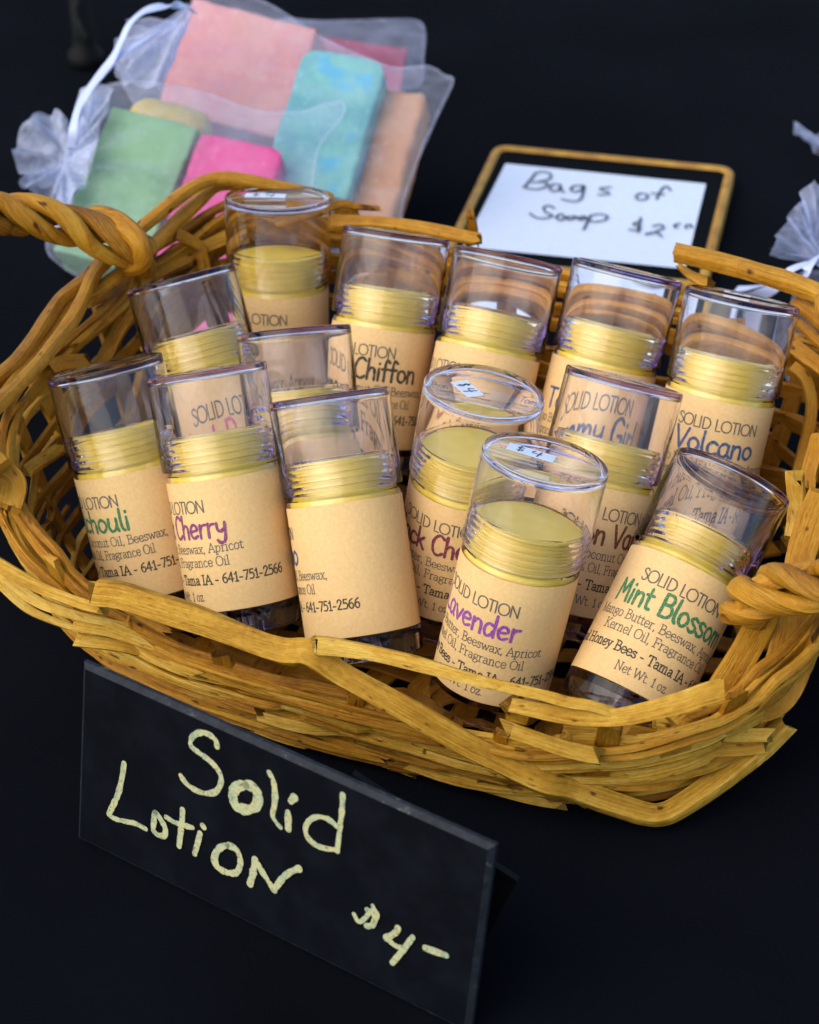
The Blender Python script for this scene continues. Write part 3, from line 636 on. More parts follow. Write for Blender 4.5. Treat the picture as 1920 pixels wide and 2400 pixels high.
def mat_edge():
    m, t, b = new_mat("worn_black_edge"); L = t.links.new
    co = coords(t); n = nd(t, "ShaderNodeTexNoise", i_Scale=420, i_Detail=5, i_Roughness=.75); L(co, n.inputs["Vector"])
    n2 = nd(t, "ShaderNodeTexNoise", i_Scale=50, i_Detail=2); L(co, n2.inputs["Vector"])
    mm = nd(t, "ShaderNodeMath", operation='MULTIPLY_ADD'); L(n2.outputs[0], mm.inputs[0]); mm.inputs[1].default_value = .5; L(n.outputs[0], mm.inputs[2])
    r = ramp(t, [(.55, (.0065, .0080, .011)), (.86, (.018, .021, .027)), (.98, (.10, .095, .09))], mm.outputs[0]); L(r.outputs[0], b.inputs["Base Color"])
    b.inputs["Roughness"].default_value = .5; b.inputs["Specular IOR Level"].default_value = .14; bump(t, b, n.outputs[0], .3, .0003); return m
M_BOARD, M_EDGE = mat_board(), mat_edge()
def mat_paint():
    m, t, b = new_mat("cream_paint_marker"); L = t.links.new
    co = coords(t); n = nd(t, "ShaderNodeTexNoise", i_Scale=330, i_Detail=4, i_Roughness=.6); L(co, n.inputs["Vector"])
    mp = nd(t, "ShaderNodeMapping"); mp.inputs["Scale"].default_value = (260, 260, 700); L(co, mp.inputs[0])
    v = nd(t, "ShaderNodeTexVoronoi", feature='DISTANCE_TO_EDGE', i_Scale=1.0); L(mp.outputs[0], v.inputs["Vector"])
    r = ramp(t, [(.3, (.26, .34, .24)), (.5, (.45, .45, .23)), (.75, (.52, .44, .19))], n.outputs[0])
    k = ramp(t, [(.0, (.35, .33, .28)), (.035, (1, 1, 1))], v.outputs["Distance"])
    mx = nd(t, "ShaderNodeMix", data_type='RGBA', blend_type='MULTIPLY'); mx.inputs[0].default_value = .55; L(r.outputs[0], mx.inputs[6]); L(k.outputs[0], mx.inputs[7])
    g = nd(t, "ShaderNodeTexNoise", i_Scale=1100, i_Detail=3, i_Roughness=.7); L(co, g.inputs["Vector"]); gr = ramp(t, [(.34, (.12, .12, .12)), (.43, (1, 1, 1))], g.outputs[0])
    m2 = nd(t, "ShaderNodeMix", data_type='RGBA', blend_type='MULTIPLY'); m2.inputs[0].default_value = .8; L(mx.outputs[2], m2.inputs[6]); L(gr.outputs[0], m2.inputs[7])
    L(m2.outputs[2], b.inputs["Base Color"]); b.inputs["Roughness"].default_value = .6; bump(t, b, n.outputs[0], .3, .0003); return m
M_PAINT = mat_paint()
SBL = onz(178, 1967, .0005); SBR = onz(1097, 2427, .0005)
sw = SBR - SBL; SW = np.linalg.norm(sw); sw /= SW; sback = np.array([-sw[1], sw[0], 0]); SLEAN = R_(10); SH = .0547
sh = np.array([0, 0, 1]) * math.cos(SLEAN) + sback * math.sin(SLEAN); sn = np.cross(sw, sh)      # sn faces the viewer
SM = Matrix(((sw[0], sh[0], sn[0], SBL[0]), (sw[1], sh[1], sn[1], SBL[1]), (sw[2], sh[2], sn[2], SBL[2]), (0, 0, 0, 1)))
sign = empty("chalkboard_sign", mat=SM)
tag(sign, "black board lettered Solid Lotion $4 in cream paint, propped before the basket", "sign")
def stroke_px(pts, ox, oy, w, P0, n, M, sc=3, closed=False, smooth=True):
    """hand-painted stroke surveyed in the photo -> the board's own plane"""
    Mi = np.array(M.inverted()); out = []
    P = catmull(pts, 6, closed) if smooth and len(pts) > 2 or closed else densify(np.array(pts, float), 25)
    for x, y in P: out.append((Mi @ np.array([*onplane(ox + x / sc, oy + y / sc, P0, n), 1]))[:2])
    # local width: what w photo pixels span there
    a = (Mi @ np.array([*onplane(ox + pts[0][0] / sc, oy + pts[0][1] / sc, P0, n), 1]))[:2]; b = (Mi @ np.array([*onplane(ox + (pts[0][0] + w) / sc, oy + pts[0][1] / sc, P0, n), 1]))[:2]
    return np.array(out), np.linalg.norm(b - a)
def board():
    t, bv = .0023, .0014
    mb = MB()
    O = [(0, 0), (SW, 0), (SW, SH), (0, SH)]; I = [(bv, bv), (SW - bv, bv), (SW - bv, SH - bv), (bv, SH - bv)]
    V = [(x, y, 0) for x, y in I] + [(x, y, -.0011) for x, y in O] + [(x, y, -t) for x, y in O]
    mb.add(V, [(0, 1, 2, 3)], m=0)
    mb.add(V, [(4 + i, 4 + (i + 1) % 4, (i + 1) % 4, i) for i in range(4)] + [(8 + i, 8 + (i + 1) % 4, 4 + (i + 1) % 4, 4 + i) for i in range(4)] + [(11, 10, 9, 8)], m=1)
    L = []
    A = lambda pts, w, closed=False, o=(240, 1680), smooth=True: L.append((pts, o, w, closed, smooth))
    A([(808, 208), (800, 165), (750, 122), (690, 110), (635, 140), (625, 200), (680, 250), (760, 310), (820, 380), (838, 450), (805, 520), (740, 538), (660, 515), (590, 465), (553, 412)], 38)
    A([(1008, 478), (1070, 498), (1098, 560), (1080, 630), (1015, 650), (945, 628), (920, 555), (945, 495)], 66, True)
    A([(1176, 390), (1205, 450), (1217, 540), (1212, 620), (1200, 690), (1225, 740), (1255, 776)], 38)
    A([(1308, 668), (1310, 725), (1310, 785)], 46); A([(1352, 566), (1328, 592)], 54)
    A([(1694, 548), (1690, 640), (1674, 780), (1655, 940)], 40); A([(1655, 770), (1600, 722), (1530, 700), (1470, 718), (1434, 770), (1442, 835), (1500, 895), (1570, 922), (1650, 932)], 38)
    A([(158, 325), (142, 430), (115, 540), (85, 610), (50, 680)], 38); A([(50, 682), (90, 712), (180, 735), (240, 748), (310, 785)], 32)
    A([(378, 672), (368, 730), (364, 790), (395, 826), (440, 832), (448, 785), (420, 725)], 36, True)
    A([(570, 650), (565, 740), (555, 820), (545, 905)], 38); A([(455, 702), (520, 740), (600, 765), (640, 775)], 32)
    A([(693, 815), (680, 870), (655, 960)], 38); A([(712, 762), (720, 772)], 38)
    A([(885, 900), (825, 925), (795, 990), (820, 1055), (895, 1092), (955, 1085), (978, 1010), (950, 930)], 42, True)
    A([(1045, 1170), (1065, 1100), (1080, 1000)], 46); A([(1082, 1000), (1135, 1090), (1215, 1212)], 40); A([(1215, 1212), (1275, 1130), (1330, 1085), (1390, 1062)], 42)
    q = (700, 1950)
    A([(398, 572), (430, 625), (475, 600), (520, 545), (560, 570), (545, 615), (525, 650), (485, 655)], 34, o=q); A([(530, 512), (546, 560), (530, 648)], 34, o=q); A([(490, 540), (560, 590)], 34, o=q)
    A([(708, 668), (690, 700), (628, 738)], 44, o=q); A([(628, 738), (680, 785), (735, 812)], 38, o=q); A([(812, 732), (760, 800), (712, 860), (668, 912)], 40, o=q)
    A([(902, 808), (970, 832), (1045, 858)], 46, o=q)
    for i, (pts, o, w, cl, sm) in enumerate(L):
        P, ww = stroke_px(pts, o[0], o[1], w, SBL, sn, SM, closed=cl, smooth=sm)
        P = densify(P, .0008)
        wv = .93 * ww * (1 + .35 * np.array([noise.noise(Vector((p[0] * 420, p[1] * 420, i))) + .6 * noise.noise(Vector((p[0] * 1500, p[1] * 1500, i))) for p in P]))
        v, f = ribbon(P, wv, 7); f = tri_fix(v, f)
        mb.add([(x, y, .00012 + .00002 * i) for x, y in v], f, m=2)
    return mb.build("board", [M_BOARD, M_EDGE, M_PAINT], sign, smooth=False)
board()
def prism(poly, z0, z1):
    n = len(poly); V = [(x, y, z0) for x, y in poly] + [(x, y, z1) for x, y in poly]
    return V, [tuple(reversed(range(n))), tuple(range(n, 2 * n))] + [(i, (i + 1) % n, n + (i + 1) % n, n + i) for i in range(n)]
# folded prop behind the board (world coordinates, then into the sign's frame)
def prop():
    a = SBL + sw * SW * .66 + sh * SH * .99 - sn * .0040; b = onz(1213, 2066, .030)
    c = onz(1104, 2264, .001); d = SBL + sw * SW * .58 + sback * .022
    d[2] = .001
    n = np.cross(b - a, d - a); n /= np.linalg.norm(n); V = [p + n * s for s in (0, .0016) for p in (a, b, c, d)]
    Mi = np.array(SM.inverted()); V = [(Mi @ np.array([*p, 1]))[:3] for p in V]
    return mesh_obj("prop_leg", V, [(3, 2, 1, 0), (4, 5, 6, 7), (0, 1, 5, 4), (1, 2, 6, 5), (2, 3, 7, 6), (3, 0, 4, 7)], M_EDGE2, sign, smooth=False)
M_EDGE2 = plain("dark_acrylic", (.003, .0028, .003), .5, .15)
prop()

# ------------------------------------------------------------------ bags of soap sign, lying on the cloth
def mat_gold():
    m, t, b = new_mat("worn_gold_paint"); L = t.links.new
    co = coords(t); n = nd(t, "ShaderNodeTexNoise", i_Scale=120, i_Detail=4); L(co, n.inputs["Vector"])
    r = ramp(t, [(.35, (.32, .14, .005)), (.65, (.50, .26, .014))], n.outputs[0]); L(r.outputs[0], b.inputs["Base Color"]); b.inputs["Roughness"].default_value = .5; return m
M_GOLD = mat_gold(); M_SLATE = plain("black_slate", (.0030, .0038, .0042), .6, .02)
z_s = .007
pTL, pTR = onz(1160, 336, z_s), onz(1725, 390, z_s); pBR0, pB = onz(1670, 651, z_s), onz(1323, 634, z_s)
ex = pTR - pTL; GW = np.linalg.norm(ex); ex /= GW; ey = np.array([-ex[1], ex[0], 0]); GH = abs((pB - pTL) @ ey)
o0 = pTL - ey * GH
GM = Matrix(((ex[0], ey[0], 0, o0[0]), (ex[1], ey[1], 0, o0[1]), (0, 0, 1, z_s), (0, 0, 0, 1)))
soap_sign = empty("slate_sign", mat=GM)
tag(soap_sign, "small black slate with gold rim holding a white paper lettered Bags of Soap", "sign")
def rrect(x0, y0, x1, y1, r, n=6):
    out = []
    for cx, cy_, a in ((x1 - r, y1 - r, 0), (x0 + r, y1 - r, 90), (x0 + r, y0 + r, 180), (x1 - r, y0 + r, 270)):
        out += [(cx + r * math.cos(R_(a + t)), cy_ + r * math.sin(R_(a + t))) for t in np.linspace(0, 90, n)]
    return out
def ring_mesh(name, o, i, prof, mat, parent):
    n = len(o); V, F = [], []
    for u, z in prof: V += [(a[0] + (b[0] - a[0]) * u, a[1] + (b[1] - a[1]) * u, z) for a, b in zip(o, i)]
    k = len(prof)
    for j in range(k):
        for q in range(n): F.append((j * n + q, j * n + (q + 1) % n, ((j + 1) % k) * n + (q + 1) % n, ((j + 1) % k) * n + q))
    return mesh_obj(name, V, F, mat, parent, sharp=60)
fw = .0040
ring_mesh("gold_frame", rrect(0, 0, GW, GH, .007), rrect(fw, fw, GW - fw, GH - fw, .0035), [(0, -.0065), (0, -.001), (.2, 0), (.8, 0), (1, -.001), (1, -.0065)], M_GOLD, soap_sign)
V, F = prism(rrect(fw * .9, fw * .9, GW - fw * .9, GH - fw * .9, .005), -.0062, -.0012); mesh_obj("slate_panel", V, F, M_SLATE, soap_sign, smooth=False)
GMi = np.array(GM.inverted()); P0g = np.array([o0[0], o0[1], z_s - .0008]); up = np.array([0, 0, 1.])
def loc_g(x, y): return (GMi @ np.array([*onplane(x, y, P0g, up), 1]))[:2]
q = [loc_g(1185, 383), loc_g(1655, 431), loc_g(1606, 630), loc_g(1086, 578)]
mb = MB(); n = 14
V, F = [], []
for j in range(n + 1):
    for i in range(n + 1):
        a, b = i / n, j / n; p = (np.array(q[0]) * (1 - a) + np.array(q[1]) * a) * (1 - b) + (np.array(q[3]) * (1 - a) + np.array(q[2]) * a) * b
        V.append((p[0], p[1], -.0008 + .0004 * noise.noise(Vector((p[0] * 40, p[1] * 40, 2))) * (b * (1 - b) * 4)))
for j in range(n):
    for i in range(n): a = j * (n + 1) + i; F.append((a, a + n + 1, a + n + 2, a + 1))
mb.add(V, F, m=0)
o_ = (1130, 320); wk = 16
S = [[(375, 255), (350, 290), (298, 352)], [(375, 255), (430, 246), (482, 265), (470, 298), (400, 316), (352, 320)], [(400, 316), (455, 326), (450, 350), (390, 370), (330, 366), (290, 355)],
 [(552, 338), (500, 335), (475, 362), (500, 385), (540, 372), (552, 345), (556, 378), (576, 390)], [(715, 345), (655, 345), (622, 368), (645, 388), (690, 378), (718, 345), (712, 385), (690, 440), (640, 455), (558, 440)],
 [(905, 355), (850, 360), (828, 370), (880, 388), (888, 404), (815, 410)], [(1080, 420), (1110, 400), (1160, 408), (1155, 436), (1110, 446), (1078, 430)], [(1326, 380), (1300, 350), (1268, 365), (1245, 400), (1225, 440)], [(1190, 398), (1280, 408)],
 [(508, 505), (472, 486), (432, 500), (450, 535), (495, 555), (440, 575), (380, 570), (335, 540)], [(520, 570), (548, 546), (580, 564), (552, 590), (520, 574)], [(640, 562), (602, 565), (602, 585), (640, 580), (652, 560), (682, 584)],
 [(712, 560), (680, 570), (690, 588), (715, 575), (720, 560), (735, 580)], [(762, 555), (735, 610), (712, 655)], [(762, 555), (820, 546), (880, 560), (860, 588), (790, 600), (742, 590)],
 [(1095, 600), (1062, 620), (1110, 640), (1090, 660), (1030, 655)], [(1115, 572), (1095, 675)], [(1198, 632), (1250, 620), (1275, 640), (1220, 670), (1150, 690)], [(1150, 686), (1220, 675), (1265, 705)],
 [(1388, 612), (1356, 622), (1352, 640), (1372, 640)], [(1432, 648), (1436, 626), (1468, 622), (1470, 642)]]
for i, pts in enumerate(S):
    P, ww = stroke_px(pts, o_[0], o_[1], wk, P0g + up * .0005, up, GM)
    v, f = ribbon(densify(P, .001), ww, 6); f = tri_fix(v, f); mb.add([(x, y, -.0002 + .00001 * i) for x, y in v], f, m=1)
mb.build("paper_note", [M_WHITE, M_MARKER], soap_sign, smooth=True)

# ------------------------------------------------------------------ soaps
def mat_soap(name, c0, c1, c2=None, blot=None):
    m, t, b = new_mat("soap_" + name); L = t.links.new
    co = coords(t); n = nd(t, "ShaderNodeTexNoise", i_Scale=45, i_Detail=6, i_Roughness=.6); L(co, n.inputs["Vector"])
    st = [(.38, c0), (.60, c1)]
    r = ramp(t, st, n.outputs[0]); out = r.outputs[0]
    v = nd(t, "ShaderNodeTexNoise", i_Scale=420, i_Detail=2); L(co, v.inputs["Vector"])
    k = ramp(t, [(.62, (0, 0, 0)), (.72, (.35, .35, .35))], v.outputs[0])
    mx = nd(t, "ShaderNodeMix", data_type='RGBA'); L(k.outputs[0], mx.inputs[0]); L(out, mx.inputs[6]); mx.inputs[7].default_value = (*[min(1, x * 1.35 + .08) for x in c1], 1); out = mx.outputs[2]
    if blot:
        w = nd(t, "ShaderNodeTexNoise", i_Scale=70, i_Detail=3); L(co, w.inputs["Vector"]); kr = ramp(t, [(.56, (0, 0, 0)), (.68, (.75,) * 3)], w.outputs[0])
        m2 = nd(t, "ShaderNodeMix", data_type='RGBA'); L(kr.outputs[0], m2.inputs[0]); L(out, m2.inputs[6]); m2.inputs[7].default_value = (*blot, 1); out = m2.outputs[2]
    L(out, b.inputs["Base Color"]); b.inputs["Roughness"].default_value = .55
    b.inputs["Subsurface Weight"].default_value = .15; b.inputs["Subsurface Scale"].default_value = .003
    bump(t, b, v.outputs[0], .25, .0006); return m
def nrm(al, ps): a, p = R_(al), R_(ps); return np.array([-math.sin(p) * math.sin(a), -math.cos(p) * math.sin(a), math.cos(a)])
def soap_bar(TL, TR, BL, P0, n, thick, bevel, mat, label, extra_len=1.0, round_top=0.0, seg=3):
    A, B, Cc = (onplane(*p, P0, n) for p in (TL, TR, BL))
    l = Cc - A; Ln = np.linalg.norm(l) * extra_len; l /= np.linalg.norm(l); w = B - A; w -= l * (w @ l); Wd = np.linalg.norm(w); w /= Wd
    o = A + w * Wd / 2 + l * Ln / 2 - n * thick / 2
    M = Matrix(((w[0], -l[0], n[0], o[0]), (w[1], -l[1], n[1], o[1]), (w[2], -l[2], n[2], o[2]), (0, 0, 0, 1)))
    hx, hy, hzz = Wd / 2, Ln / 2, thick / 2; V, F, idx = [], [], {}
    def vid(p):
        k = tuple(np.round(p, 7))
        if k not in idx: idx[k] = len(V); V.append(np.array(p))
        return idx[k]
    def grid(L): return np.unique(np.round(np.concatenate([[-L, L], np.linspace(-L + bevel, L - bevel, max(3, int(2 * L / .0028))), -L + bevel * (1 - np.cos(np.linspace(0, math.pi / 2, 5))), L - bevel * (1 - np.cos(np.linspace(0, math.pi / 2, 5)))]), 7))
    gx, gy, gz = grid(hx), grid(hy), grid(hzz)
    for ax, (ga, gb, hh) in enumerate(((gy, gz, hx), (gx, gz, hy), (gx, gy, hzz))):
        for sgn in (-1, 1):
            def P_(a_, b_): return [(sgn * hh, a_, b_), (a_, sgn * hh, b_), (a_, b_, sgn * hh)][ax]
            for i in range(len(ga) - 1):
                for j in range(len(gb) - 1):
                    f = [vid(P_(ga[i], gb[j])), vid(P_(ga[i + 1], gb[j])), vid(P_(ga[i + 1], gb[j + 1])), vid(P_(ga[i], gb[j + 1]))]
                    F.append(f if (sgn > 0) != (ax == 1) else f[::-1])
    W_ = []
    for p in V:
        q = p.copy()
        if round_top and q[1] > hy - round_top:             # shoulders cut or rounded at the top end
            e = (q[1] - hy + round_top) / round_top; lim = hx - round_top * (1 - math.sqrt(max(0, 1 - e * e)))
            q[0] *= lim / hx
        c = np.array([np.clip(q[0], -hx + bevel, hx - bevel), np.clip(q[1], -hy + bevel, hy - bevel), np.clip(q[2], -hzz + bevel, hzz - bevel)])
        d = q - c; ln = np.linalg.norm(d)
        if ln > 1e-9: q = c + d / ln * min(bevel, ln) if (abs(d) > 1e-9).sum() > 1 else q
        nn = d / ln if ln > 1e-9 else np.zeros(3)
        q = q + nn * (.0007 * noise.noise(Vector(q * 60 + thick * 1000)) + .0006 * noise.noise(Vector(q * 230)))
        W_.append(q)
    ob = mesh_obj("soap_bar", W_, F, mat); ob.matrix_world = M
    tag(ob, label, "soap bar", "soap bars in the sheer white bags"); return ob
nA = nrm(38, 10)
pA = onz(122, 585, .014); pC = onz(600, 440, .030)
S_GREEN = mat_soap("green", (.12, .28, .11), (.19, .39, .17)); S_PINK = mat_soap("magenta", (.52, .015, .16), (.66, .05, .24)); S_TEAL = mat_soap("teal", (.06, .29, .32), (.16, .44, .39), blot=(.03, .36, .58))
S_PEACH = mat_soap("peach", (.56, .155, .155), (.62, .25, .19)); S_ORANGE = mat_soap("orange", (.45, .19, .085), (.53, .27, .14)); S_ROSE = mat_soap("rose", (.30, .025, .06), (.40, .06, .10)); S_YEL = mat_soap("yellow", (.50, .36, .035), (.58, .44, .08), blot=(.42, .24, .07))
soap_bar((262, 248), (465, 298), (122, 585), pA, nA, .024, .0010, S_GREEN, "pale green soap bar in the front bag, behind the braided handle of the basket")
soap_bar((468, 305), (672, 342), (352, 625), pA + nA * .003, nA, .026, .0022, S_PINK, "bright magenta soap bar in the front bag, right behind the basket rim", round_top=.006)
soap_bar((310, 205), (498, 252), (272, 305), pA - nA * .022, nA, .018, .008, S_YEL, "yellow speckled soap in the front bag, peeping over the green bar")
soap_bar((712, 108), (905, 160), (612, 430), pC, nA, .026, .0018, S_TEAL, "turquoise soap bar with blue flecks in the middle bag", round_top=.008)
nP = nrm(50, 12)
soap_bar((452, -6), (735, 96), (385, 200), onz(385, 200, .034), nP, .026, .0013, S_PEACH, "peach pink square soap bar at the top of the heap", extra_len=1.25)
soap_bar((890, 198), (1002, 218), (800, 520), pC - nA * .010, nA, .020, .003, S_ORANGE, "pale orange soap bar at the right edge of the middle bag, beside the turquoise bar", extra_len=1.15)
nR = nrm(22, -12)
soap_bar((735, 82), (963, 62), (712, 200), onz(850, 150, .022), nR, .020, .0012, S_ROSE, "dusky rose soap bar lying in the farthest bag")

# ------------------------------------------------------------------ sheer organza bags
def mat_organza(name, lo, mid, hi):
    m, t, b = new_mat(name); L = t.links.new; out = t.nodes["Material Output"]
    co = coords(t, "Object", (1, 1.9, 1)); n = nd(t, "ShaderNodeTexNoise", i_Scale=42, i_Detail=7, i_Roughness=.68, i_Distortion=1.2); L(co, n.inputs["Vector"])
    bn = nd(t, "ShaderNodeTexNoise", i_Scale=110, i_Detail=5, i_Roughness=.6); L(co, bn.inputs["Vector"])
    bp = nd(t, "ShaderNodeBump"); bp.inputs["Strength"].default_value = .8; bp.inputs["Distance"].default_value = .003; L(bn.outputs[0], bp.inputs["Height"])
    df = nd(t, "ShaderNodeBsdfDiffuse"); df.inputs[0].default_value = (.68, .73, .95, 1)  # white fabric; blue of the skylight painted into diffuse and translucent colour
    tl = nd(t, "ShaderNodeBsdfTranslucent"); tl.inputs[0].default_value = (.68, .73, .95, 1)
    gl = nd(t, "ShaderNodeBsdfGlossy"); gl.inputs["Roughness"].default_value = .35; [L(bp.outputs[0], q.inputs["Normal"]) for q in (df, tl, gl)]
    m1 = nd(t, "ShaderNodeMixShader"); m1.inputs[0].default_value = .35; L(df.outputs[0], m1.inputs[1]); L(tl.outputs[0], m1.inputs[2])
    m2 = nd(t, "ShaderNodeMixShader"); m2.inputs[0].default_value = .08; L(m1.outputs[0], m2.inputs[1]); L(gl.outputs[0], m2.inputs[2])
    tr = nd(t, "ShaderNodeBsdfTransparent")
    lw = nd(t, "ShaderNodeLayerWeight"); lw.inputs[0].default_value = .35
    r = ramp(t, [(0, (lo,) * 3), (.55, (mid,) * 3), (1, (hi,) * 3)], lw.outputs["Facing"])
    mm = nd(t, "ShaderNodeMath", operation='MULTIPLY'); L(r.outputs[0], mm.inputs[0]); mr = nd(t, "ShaderNodeMapRange"); mr.inputs[1].default_value = .3; mr.inputs[2].default_value = .7; mr.inputs[3].default_value = .35; mr.inputs[4].default_value = 1.7; L(n.outputs[0], mr.inputs[0]); L(mr.outputs[0], mm.inputs[1])
    m3 = nd(t, "ShaderNodeMixShader"); L(mm.outputs[0], m3.inputs[0]); L(tr.outputs[0], m3.inputs[1]); L(m2.outputs[0], m3.inputs[2])
    L(m3.outputs[0], out.inputs[0]); t.nodes.remove(b); return m
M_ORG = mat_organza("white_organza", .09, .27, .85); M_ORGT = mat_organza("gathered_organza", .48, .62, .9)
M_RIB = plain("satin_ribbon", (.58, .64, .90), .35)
def sheet(mb, outline, P0, n, bulge, seed, folds=None, rings=14, wr=.0016, neck=None, nf=0):
    """cloth patch: outline surveyed in the photo on the plane (P0,n), filled with rings toward its centre, bulged and wrinkled"""
    O = np.array([onplane(x, y, P0, n) for x, y in outline]); O = catmull(O, 5, True)[:-1]
    c = O.mean(0); k = len(O); V, F = [], []
    nk = None if neck is None else onplane(*neck, P0, n)
    for j in range(rings + 1):
        f = 1 - j / rings
        for i in range(k):
            p = c + (O[i] - c) * f
            h = bulge * (1 - f ** 2) ** .8
            h += wr * noise.noise(Vector(p * 55) + Vector((seed, 0, 0))) + wr * .6 * noise.noise(Vector(p * 120) + Vector((seed, 9, 0)))
            if nk is not None:
                dv = p - nk; r = np.linalg.norm(dv); e1 = np.cross(n, [1, 0, 0]); e1 /= np.linalg.norm(e1); e2 = np.cross(n, e1)
                an = math.atan2(dv @ e1, dv @ e2); h += .0030 * math.sin(an * nf + 2 * noise.noise(Vector((an * 2, seed, 0)))) * math.exp(-r / .030) * min(1, r / .006)
            V.append(p + n * h)
    for j in range(rings):
        for i in range(k): F.append((j * k + i, j * k + (i + 1) % k, (j + 1) * k + (i + 1) % k, (j + 1) * k + i))
    F.append(tuple(rings * k + i for i in range(k)))
    mb.add(V, F)
def bag(label, front, back=None, tuft=None, ribbon_=None, group="sheer white bags of soap on the table"):
    root = empty("organza_bag", tuple(front[1] * np.array([1, 1, 0])))
    tag(root, label, "gift bag", group); L0 = -np.array(root.location)
    mb = MB(); sheet(mb, *front[0:1], front[1], front[2], *front[3:5], **front[5])
    if back: sheet(mb, *back[0:1], back[1], back[2], *back[3:5], **back[5])
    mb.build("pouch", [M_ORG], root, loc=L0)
    mb = MB(); O = catmull([onplane(x, y, front[1], front[2]) for x, y in front[0]], 6, True)
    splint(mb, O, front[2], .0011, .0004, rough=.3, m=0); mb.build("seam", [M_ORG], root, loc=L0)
    if tuft:
        mb = MB(); 
        for t_ in tuft: fan(mb, *t_)
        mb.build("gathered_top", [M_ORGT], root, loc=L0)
    if ribbon_:
        for rb in ribbon_:
            pts, w, N = rb; mb = MB(); P = catmull([onz(*p) for p in pts], 8); splint(mb, P, N, w, .0004, rough=.03, tw=1.2)
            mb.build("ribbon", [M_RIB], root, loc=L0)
    return root
def fan(mb, neck, rim, P0, n, seed, amp=.005, nf=5, rows=10):
    """gathered cloth fanning out from the tied neck to its free rim (photo points on plane P0,n)"""
    a = onplane(*neck, P0, n); Rm = catmull([onplane(*p, P0, n) for p in rim], 10); k = len(Rm); V, F = [], []
    for j in range(rows + 1):
        f = j / rows
        for i in range(k):
            d = Rm[i] - a; base = a + .0035 * (Rm[i] - Rm[k // 2]) / max(np.linalg.norm(Rm[0] - Rm[-1]), 1e-6)
            p = base + d * f
            h = amp * f ** .7 * math.sin(nf * 2 * math.pi * i / k + 2.5 * noise.noise(Vector((i / k * 3, seed, f)))) + .0045 * f * noise.noise(Vector(p * 75) + Vector((seed, 0, 0))) + .0015 * noise.noise(Vector(p * 200) + Vector((seed, 0, 0)))
            p = p + d * (.10 * f * noise.noise(Vector((i * .13, seed, 5)))); V.append(p + n * (h * (1 + .8 * noise.noise(Vector((i * .05, seed, 1)))) + .004 * f))
    for j in range(rows):
        for i in range(k - 1): F.append((j * k + i, j * k + i + 1, (j + 1) * k + i + 1, (j + 1) * k + i))
    mb.add(V, F)
kA = dict(neck=(150, 375), nf=9)
pouchA = [(150, 330), (190, 262), (240, 205), (320, 192), (400, 200), (500, 225), (600, 260), (700, 262), (780, 240), (806, 245), (800, 275), (752, 335), (735, 400), (720, 470), (640, 560), (480, 640), (330, 680), (205, 655), (135, 615), (110, 580), (120, 520), (130, 440), (140, 400)]
bag("front organza bag with green, yellow and magenta soaps, its gathered neck at left", (pouchA, pA + nA * .0045, nA, .0035, 3.1, dict(wr=.0012, **kA)), (pouchA, pA - nA * .030, nA, -.002, 5.2, dict(wr=.0015)),
    tuft=[((152, 385), [(150, 300), (118, 277), (90, 283), (62, 310), (40, 350), (38, 375), (48, 405), (70, 425), (105, 428)], pA + nA * .001, nA, 2.2, .0035, 4),
          ((152, 385), [(70, 440), (62, 452), (90, 462), (128, 470), (150, 478)], pA + nA * .003, nA, 6.2, .003, 3),
          ((165, 375), [(175, 300), (200, 262), (240, 230)], pA + nA * .006, nA, 7.2, .003, 3),
          ((150, 380), [(196, 225), (262, 222), (262, 262), (240, 330), (212, 400), (185, 470), (150, 545), (118, 560)], pA + nA * .0052, nA, 9.2, .0022, 6),
          ((152, 382), [(205, 300), (232, 345), (205, 430), (170, 500), (135, 520)], pA + nA * .0062, nA, 10.2, .0022, 4)],
    ribbon_=[([(168, 350, .062), (172, 300, .070), (188, 245, .074), (228, 185, .080), (262, 140, .086), (285, 95, .090), (305, 55, .094), (340, 26, .096), (385, 14, .096), (432, 12, .092), (455, 30, .085)], .0030, (-.5, -.8, .3)),
             ([(175, 330, .064), (185, 262, .072), (215, 205, .078), (250, 165, .082), (285, 128, .086), (340, 92, .088), (400, 58, .088)], .0024, (-.4, -.8, .5))])
pouchB = [(300, 62), (370, 70), (440, 20), (480, -25), (620, 5), (740, 80), (820, 120), (920, 158), (1000, 155), (1040, 175), (1062, 190), (1030, 260), (985, 360), (945, 470), (925, 540), (800, 590), (640, 560), (520, 420), (420, 330), (330, 260), (285, 190), (272, 160)]
bag("middle organza bag round the turquoise, peach and orange soaps, pointed corner at right", (pouchB, pC + nA * .0045, nA, .002, 13.1, dict(wr=.0010)), (pouchB, pC - nA * .032, nA, -.001, 15.2, dict(wr=.001)),
    tuft=[((440, 60), [(300, 62), (285, 100), (272, 150), (290, 200)], pC - nA * .004, nA, 12.2, .003, 3),
          ((452, 20), [(300, 150), (318, 190), (372, 215), (392, 190), (412, 120)], pC + nA * .004, nA, 14.2, .0025, 5)])
pR = onz(850, 150, .024)
pouchC = [(640, 52), (760, 50), (900, 46), (975, 48), (995, 75), (992, 130), (980, 200), (860, 210), (720, 200), (650, 150)]
bag("farthest organza bag holding the dusky rose soap bar", (pouchC, pR + nR * .002, nR, .002, 23.1, dict(wr=.0015)), (pouchC, pR - nR * .022, nR, -.001, 25.2, dict(wr=.0015)))
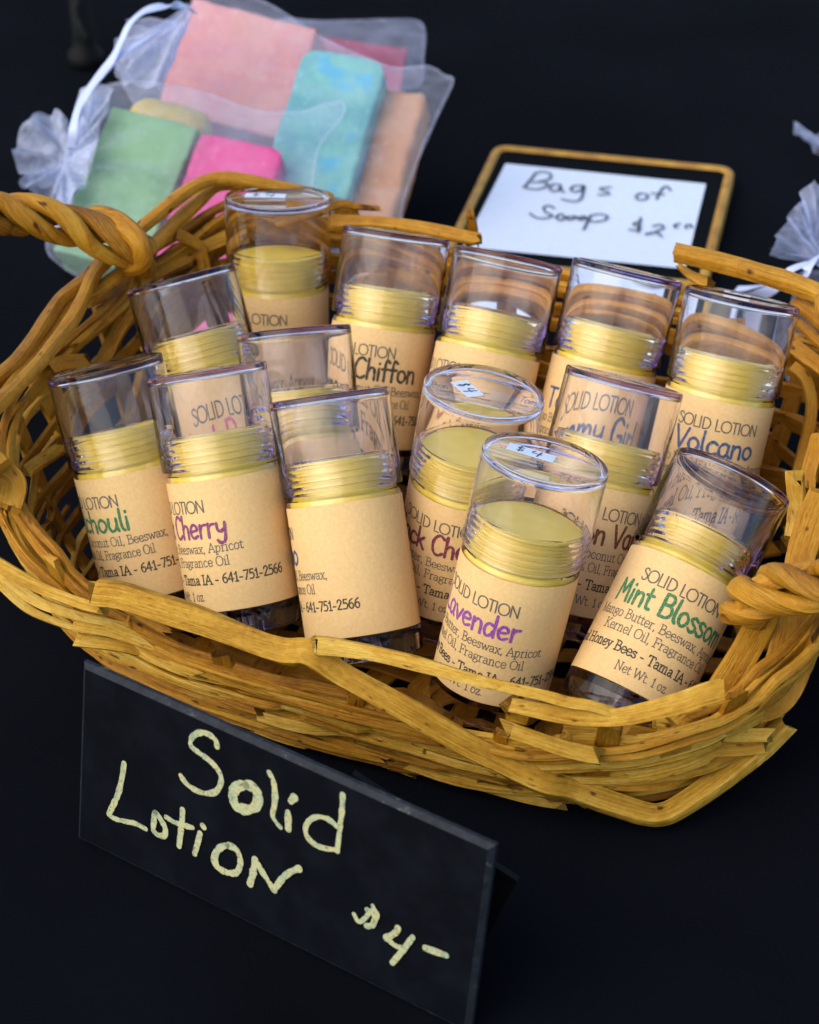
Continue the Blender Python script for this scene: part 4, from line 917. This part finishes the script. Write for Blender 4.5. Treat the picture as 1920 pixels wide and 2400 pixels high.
# right-hand bags, mostly outside the frame
nD = nrm(45, -15); pD = onz(1900, 620, .03)
pouchD = [(1880, 640), (1860, 700), (1835, 780), (1840, 860), (1870, 930), (1960, 980), (2090, 960), (2130, 860), (2080, 720), (1990, 650)]
bag("organza bag by the right basket rim, with a gathered top and white ribbon bow", (pouchD, pD, nD, .012, 33.1, dict(wr=.0025, neck=(1925, 640), nf=9)), None,
    tuft=[((1925, 610), [(1802, 592), (1822, 540), (1842, 510), (1868, 486)], pD + nD * .004, nD, 32.2, .004, 3), ((1925, 610), [(1868, 488), (1880, 455), (1900, 437), (1940, 450), (1985, 490), (2010, 560)], pD + nD * .001, nD, 36.2, .004, 4), ((1925, 610), [(1806, 594), (1850, 606), (1890, 612)], pD + nD * .006, nD, 38.2, .002, 2)],
    ribbon_=[([(1905, 615, .05), (1870, 625, .05), (1840, 640, .048), (1800, 665, .04), (1760, 675, .03), (1725, 678, .022)], .0030, (0, -.6, .8)), ([(1915, 600, .055), (1895, 625, .055), (1880, 650, .05), (1830, 670, .035), (1785, 690, .025), (1740, 705, .015)], .0045, (-.3, -.6, .7)), ([(1920, 610, .055), (1960, 640, .05), (2000, 700, .03)], .004, (0, -.6, .8))])
nE = nrm(30, 0); pE = onz(1890, 320, .004)
bag("far organza bag, only its ruffled white edge showing near the frame's right edge", ([(1905, 330), (1960, 310), (2060, 300), (2120, 340), (2110, 420), (2020, 450), (1940, 410)], pE, nE, .008, 43.1, dict(wr=.002)), None,
    tuft=[((1960, 350), [(1862, 305), (1866, 325), (1885, 338), (1912, 342), (1940, 345)], pE + nE * .002, nE, 42.2, .0025, 4)])

# ------------------------------------------------------------------ dark stand behind the soap bags
M_IRON = plain("black_iron", (.003, .003, .0035), .6, .15)
stand = empty("display_stand", tuple(onz(203, 150, 0))); tag(stand, "dim black metal stand with round foot on the cloth behind the soap bags", "stand")
p0 = onz(203, 150, 0)
V, F = lathe([(0, .001), (.0085, .001), (.0090, .003), (.0085, .006), (.006, .009), (.0055, .014), (0, .014)], 32); mesh_obj("foot", V, F, M_IRON, stand, sharp=40)
q1 = onz(203, 128, .012); q2 = onz(182, -60, .07)
mb = MB(); P = catmull([p0 + np.array([0, 0, .010]), p0 + np.array([-.004, .02, .05]), p0 + np.array([-.010, .05, .12])], 10); splint(mb, P, (0, -1, 0), .011, .011, round_=1, rough=.02); mb.build("leg", [M_IRON], stand, loc=-p0)
